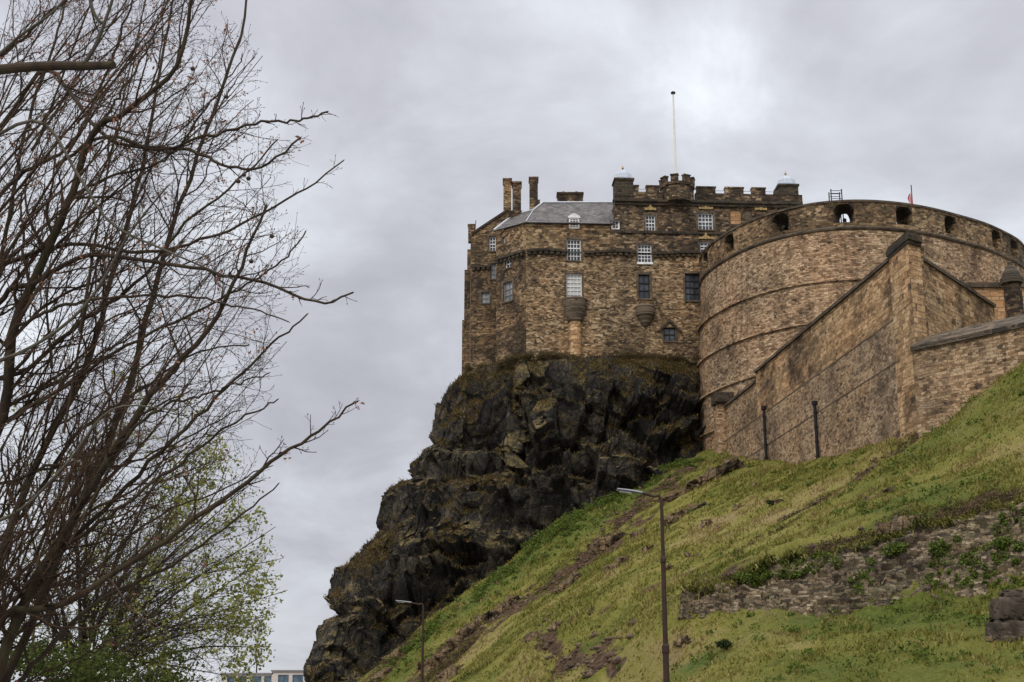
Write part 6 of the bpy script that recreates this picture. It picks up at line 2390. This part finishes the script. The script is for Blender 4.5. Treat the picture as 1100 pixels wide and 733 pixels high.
# little hanging dark seed balls
for px, py, Y in ((262, 188, 15.4), (256, 195, 15.4), (267, 192, 15.5), (292, 254, 15.6), (270, 281, 15.6), (207, 74, 15.3), (221, 132, 15.8), (243, 104, 15.7), (118, 65, 16.0)):
    c = P(px, py, Y)
    sb = MB()
    sb.lathe(c[:2], [(0, c[2] - 0.028), (0.022, c[2] - 0.018), (0.03, c[2]), (0.022, c[2] + 0.018), (0.004, c[2] + 0.028), (0.003, c[2] + 0.10), (0, c[2] + 0.10)], 8)
    sb.build('seed_ball', M['bud'], crn, smooth=True)

# the neighbour: pale-barked, with a sawn-off level limb
base = P(-190, 900, 14.0)
base[2] = -0.1
pt_ = thing('pruned_tree', 'grey barked tree at the left edge with a sawn off level branch near the top', 'tree', (base[0], base[1], 0.0))
pl = [(smooth_line([base, P(-170, 500, 14.0), P(-150, 120, 14.0), P(-120, -80, 14.2)], 24), np.linspace(0.22, 0.10, 24))]
PX14 = 14.0 / F
saw_limb = (limb3d([(-150, 110), (-60, 85), (0, 75), (50, 71), (95, 71), (122, 70)], 14.0, 13.4, 20), np.linspace(7.0, 4.6, 20) * PX14)
m2 = Tree(9, inside_bare, up=0.5, right=0.2)
for path, Y0, Y1, ra, rb_, mat_ in [([(91, 68), (103, 48), (112, 25), (122, -5), (130, -40)], 13.5, 13.3, 4.5, 2.6, 0), ([(-20, 76), (20, 40), (60, 10), (90, -30)], 13.8, 13.8, 3.5, 2, 0),
                                    ([(-150, 250), (-40, 170), (40, 130), (85, 190), (120, 240), (180, 270), (250, 300)], 14, 13.4, 4.5, 1.4, 1), ([(-165, 420), (-60, 400), (20, 380), (90, 330), (140, 250), (180, 200)], 14, 13.6, 5, 1.6, 1),
                                    ([(95, -30), (98, 5), (106, 22), (112, 25)], 13.4, 13.4, 4, 3, 1), ([(-160, 500), (-60, 560), (10, 555), (70, 500), (120, 440), (190, 440)], 14, 13.4, 4.5, 1.2, 1)]:
    pts_ = limb3d(path, Y0, Y1, 26)
    rad_ = np.linspace(ra, rb_, 26) * PX14 * 0.6
    pl.append((pts_, rad_))
    m2.children(pts_, rad_, 0, [(0.3, 0.3, 1.1, (0.45, 0.95), 0.42), (0.19, 0.12, 0.4, (0.5, 1.0), 0.5), (0.1, 0.03, 0.08, (0.5, 1.1), 0.7)], True)
tubes_mesh('trunk', pl, M['bark_pale'], pt_, sides)
sm_ = MB()
sm_.tube(saw_limb[0], saw_limb[1], 12)
sm_.build('sawn_branch', M['bark'], pt_, smooth=True)
c2 = tubes_mesh('crown', m2.lines, M['twig'], pt_, sides)
tp2 = np.array([t_[0] for t_ in m2.tips])
td2 = np.array([t_[1] for t_ in m2.tips])
td2 /= np.linalg.norm(td2, axis=1, keepdims=True) + 1e-9
bud_mesh('bud', tp2, td2, 0.026, 0.006, M['bud'], c2)


# the tree coming into leaf behind them
SX = [(380, 150), (430, 215), (470, 250), (520, 278), (560, 296), (600, 306), (640, 309), (670, 296), (700, 296), (735, 284), (800, 270)]
sxy, sxx = np.array([b[0] for b in SX], float), np.array([b[1] for b in SX], float)


def inside_spring(p):
    x, y = project(p)
    return y > 400 and x < np.interp(y, sxy, sxx) - abs(_trng.normal(0, 9)) and x > -120


YS = 30.0
base = P(85, 880, YS)
base[2] = -0.1
sp_ = thing('spring_tree', 'tree with fresh yellow green leaves low on the left behind the bare branches', 'tree', (base[0], base[1], 0.0))
ts = Tree(21, inside_spring, up=0.25, right=0.25)
sl_ = [(smooth_line([base, P(88, 800, YS), P(92, 740, YS)], 10), np.linspace(0.20, 0.15, 10))]
PXS = YS / F
for ex, ey in [(309, 634), (303, 600), (296, 566), (278, 512), (250, 466), (212, 432), (165, 412), (115, 420), (60, 440), (15, 480), (284, 695), (296, 660), (240, 725), (180, 690), (-30, 540), (-60, 620), (230, 560), (150, 520), (270, 610), (200, 640), (255, 672), (215, 500), (180, 560), (90, 500), (285, 735), (130, 640)]:
    sx = 92 + ts.rng.normal(0, 6)
    sy = 745 - ts.rng.uniform(0, 40)
    mx, my = (sx + ex) / 2 + ts.rng.normal(0, 14) - 12, (sy + ey) / 2 - 16 + ts.rng.normal(0, 12)
    Ye = YS + ts.rng.normal(0, 2.2)
    pts_ = limb3d([(sx, sy), (mx, my), (ex, ey)], YS, Ye, 24)
    rad_ = np.linspace(3.6, 0.55, 24) * PXS * 0.55
    ts.lines.append((pts_, rad_))
    ts.children(pts_, rad_, 0, [(0.22, 0.6, 2.4, (0.4, 0.9), 0.5), (0.17, 0.25, 0.85, (0.5, 1.0), 0.55), (0.14, 0.06, 0.24, (0.5, 1.1), 0.7)], True)
tubes_mesh('trunk', sl_, M['bark'], sp_, sides)
cs_ = tubes_mesh('crown', ts.lines, M['twig_brown'], sp_, sides)
tps = np.array([t_[0] for t_ in ts.tips])
print('spring tips', len(tps))
qx, qy = project(tps)
edge = np.interp(qy, sxy, sxx) - qx
dn_ = fbm(tps / 0.9, 3, 15)
kp = RNG.uniform(0, 1, len(tps)) < np.clip(0.46 - edge / 330 + dn_ * 0.55, 0.06, 0.9)
pts = np.concatenate([t_ + RNG.normal(0, 0.055, (int(RNG.integers(3, 8)), 3)) for t_ in tps[kp]])
leaf_cloud('leaves', pts, RNG.uniform(0.05, 0.105, len(pts)), M['spring'], cs_, 0.65, 0.2)

# the dark green bushes at the very bottom left
for px, py, Y, rw_, rh_, lab, seed in ((35, 742, 25.0, 1.7, 1.35, 'dense dark green bush at the bottom left corner under the bare tree', 1), (118, 752, 27.0, 1.35, 0.95, 'second lower green bush along the bottom edge right of the corner bush', 2)):
    c = P(px, py, Y)
    hb = thing('bush', lab, 'bush', (c[0], c[1], 0.0))
    lob = []
    for k in range(46):
        th_, ph_ = RNG.uniform(0, 2 * math.pi), RNG.uniform(-0.5, 1.0)
        o_ = np.array([math.cos(th_) * rw_, math.sin(th_) * rw_ * 0.8, ph_ * rh_]) * RNG.uniform(0.45, 1.0)
        r_ = RNG.uniform(0.16, 0.42)
        lob.append(clump_pts(c + o_, (r_ * 1.3, r_ * 1.2, r_ * 0.6), 130))
    leaf_cloud('foliage', np.concatenate(lob), 0.075, M['hedge'], hb, 0.6, 0.5)
    m_ = MB()
    for k in range(9):
        e_ = c + RNG.normal(0, rw_ * 0.35, 3)
        m_.tube([(c[0] + 0.1 * k - 0.4, c[1], -0.05), tuple((np.array([c[0], c[1], 0]) + e_) / 2 + RNG.normal(0, 0.1, 3)), tuple(e_)], [0.05, 0.035, 0.015], 6)
    m_.build('stems', M['bark'], hb)
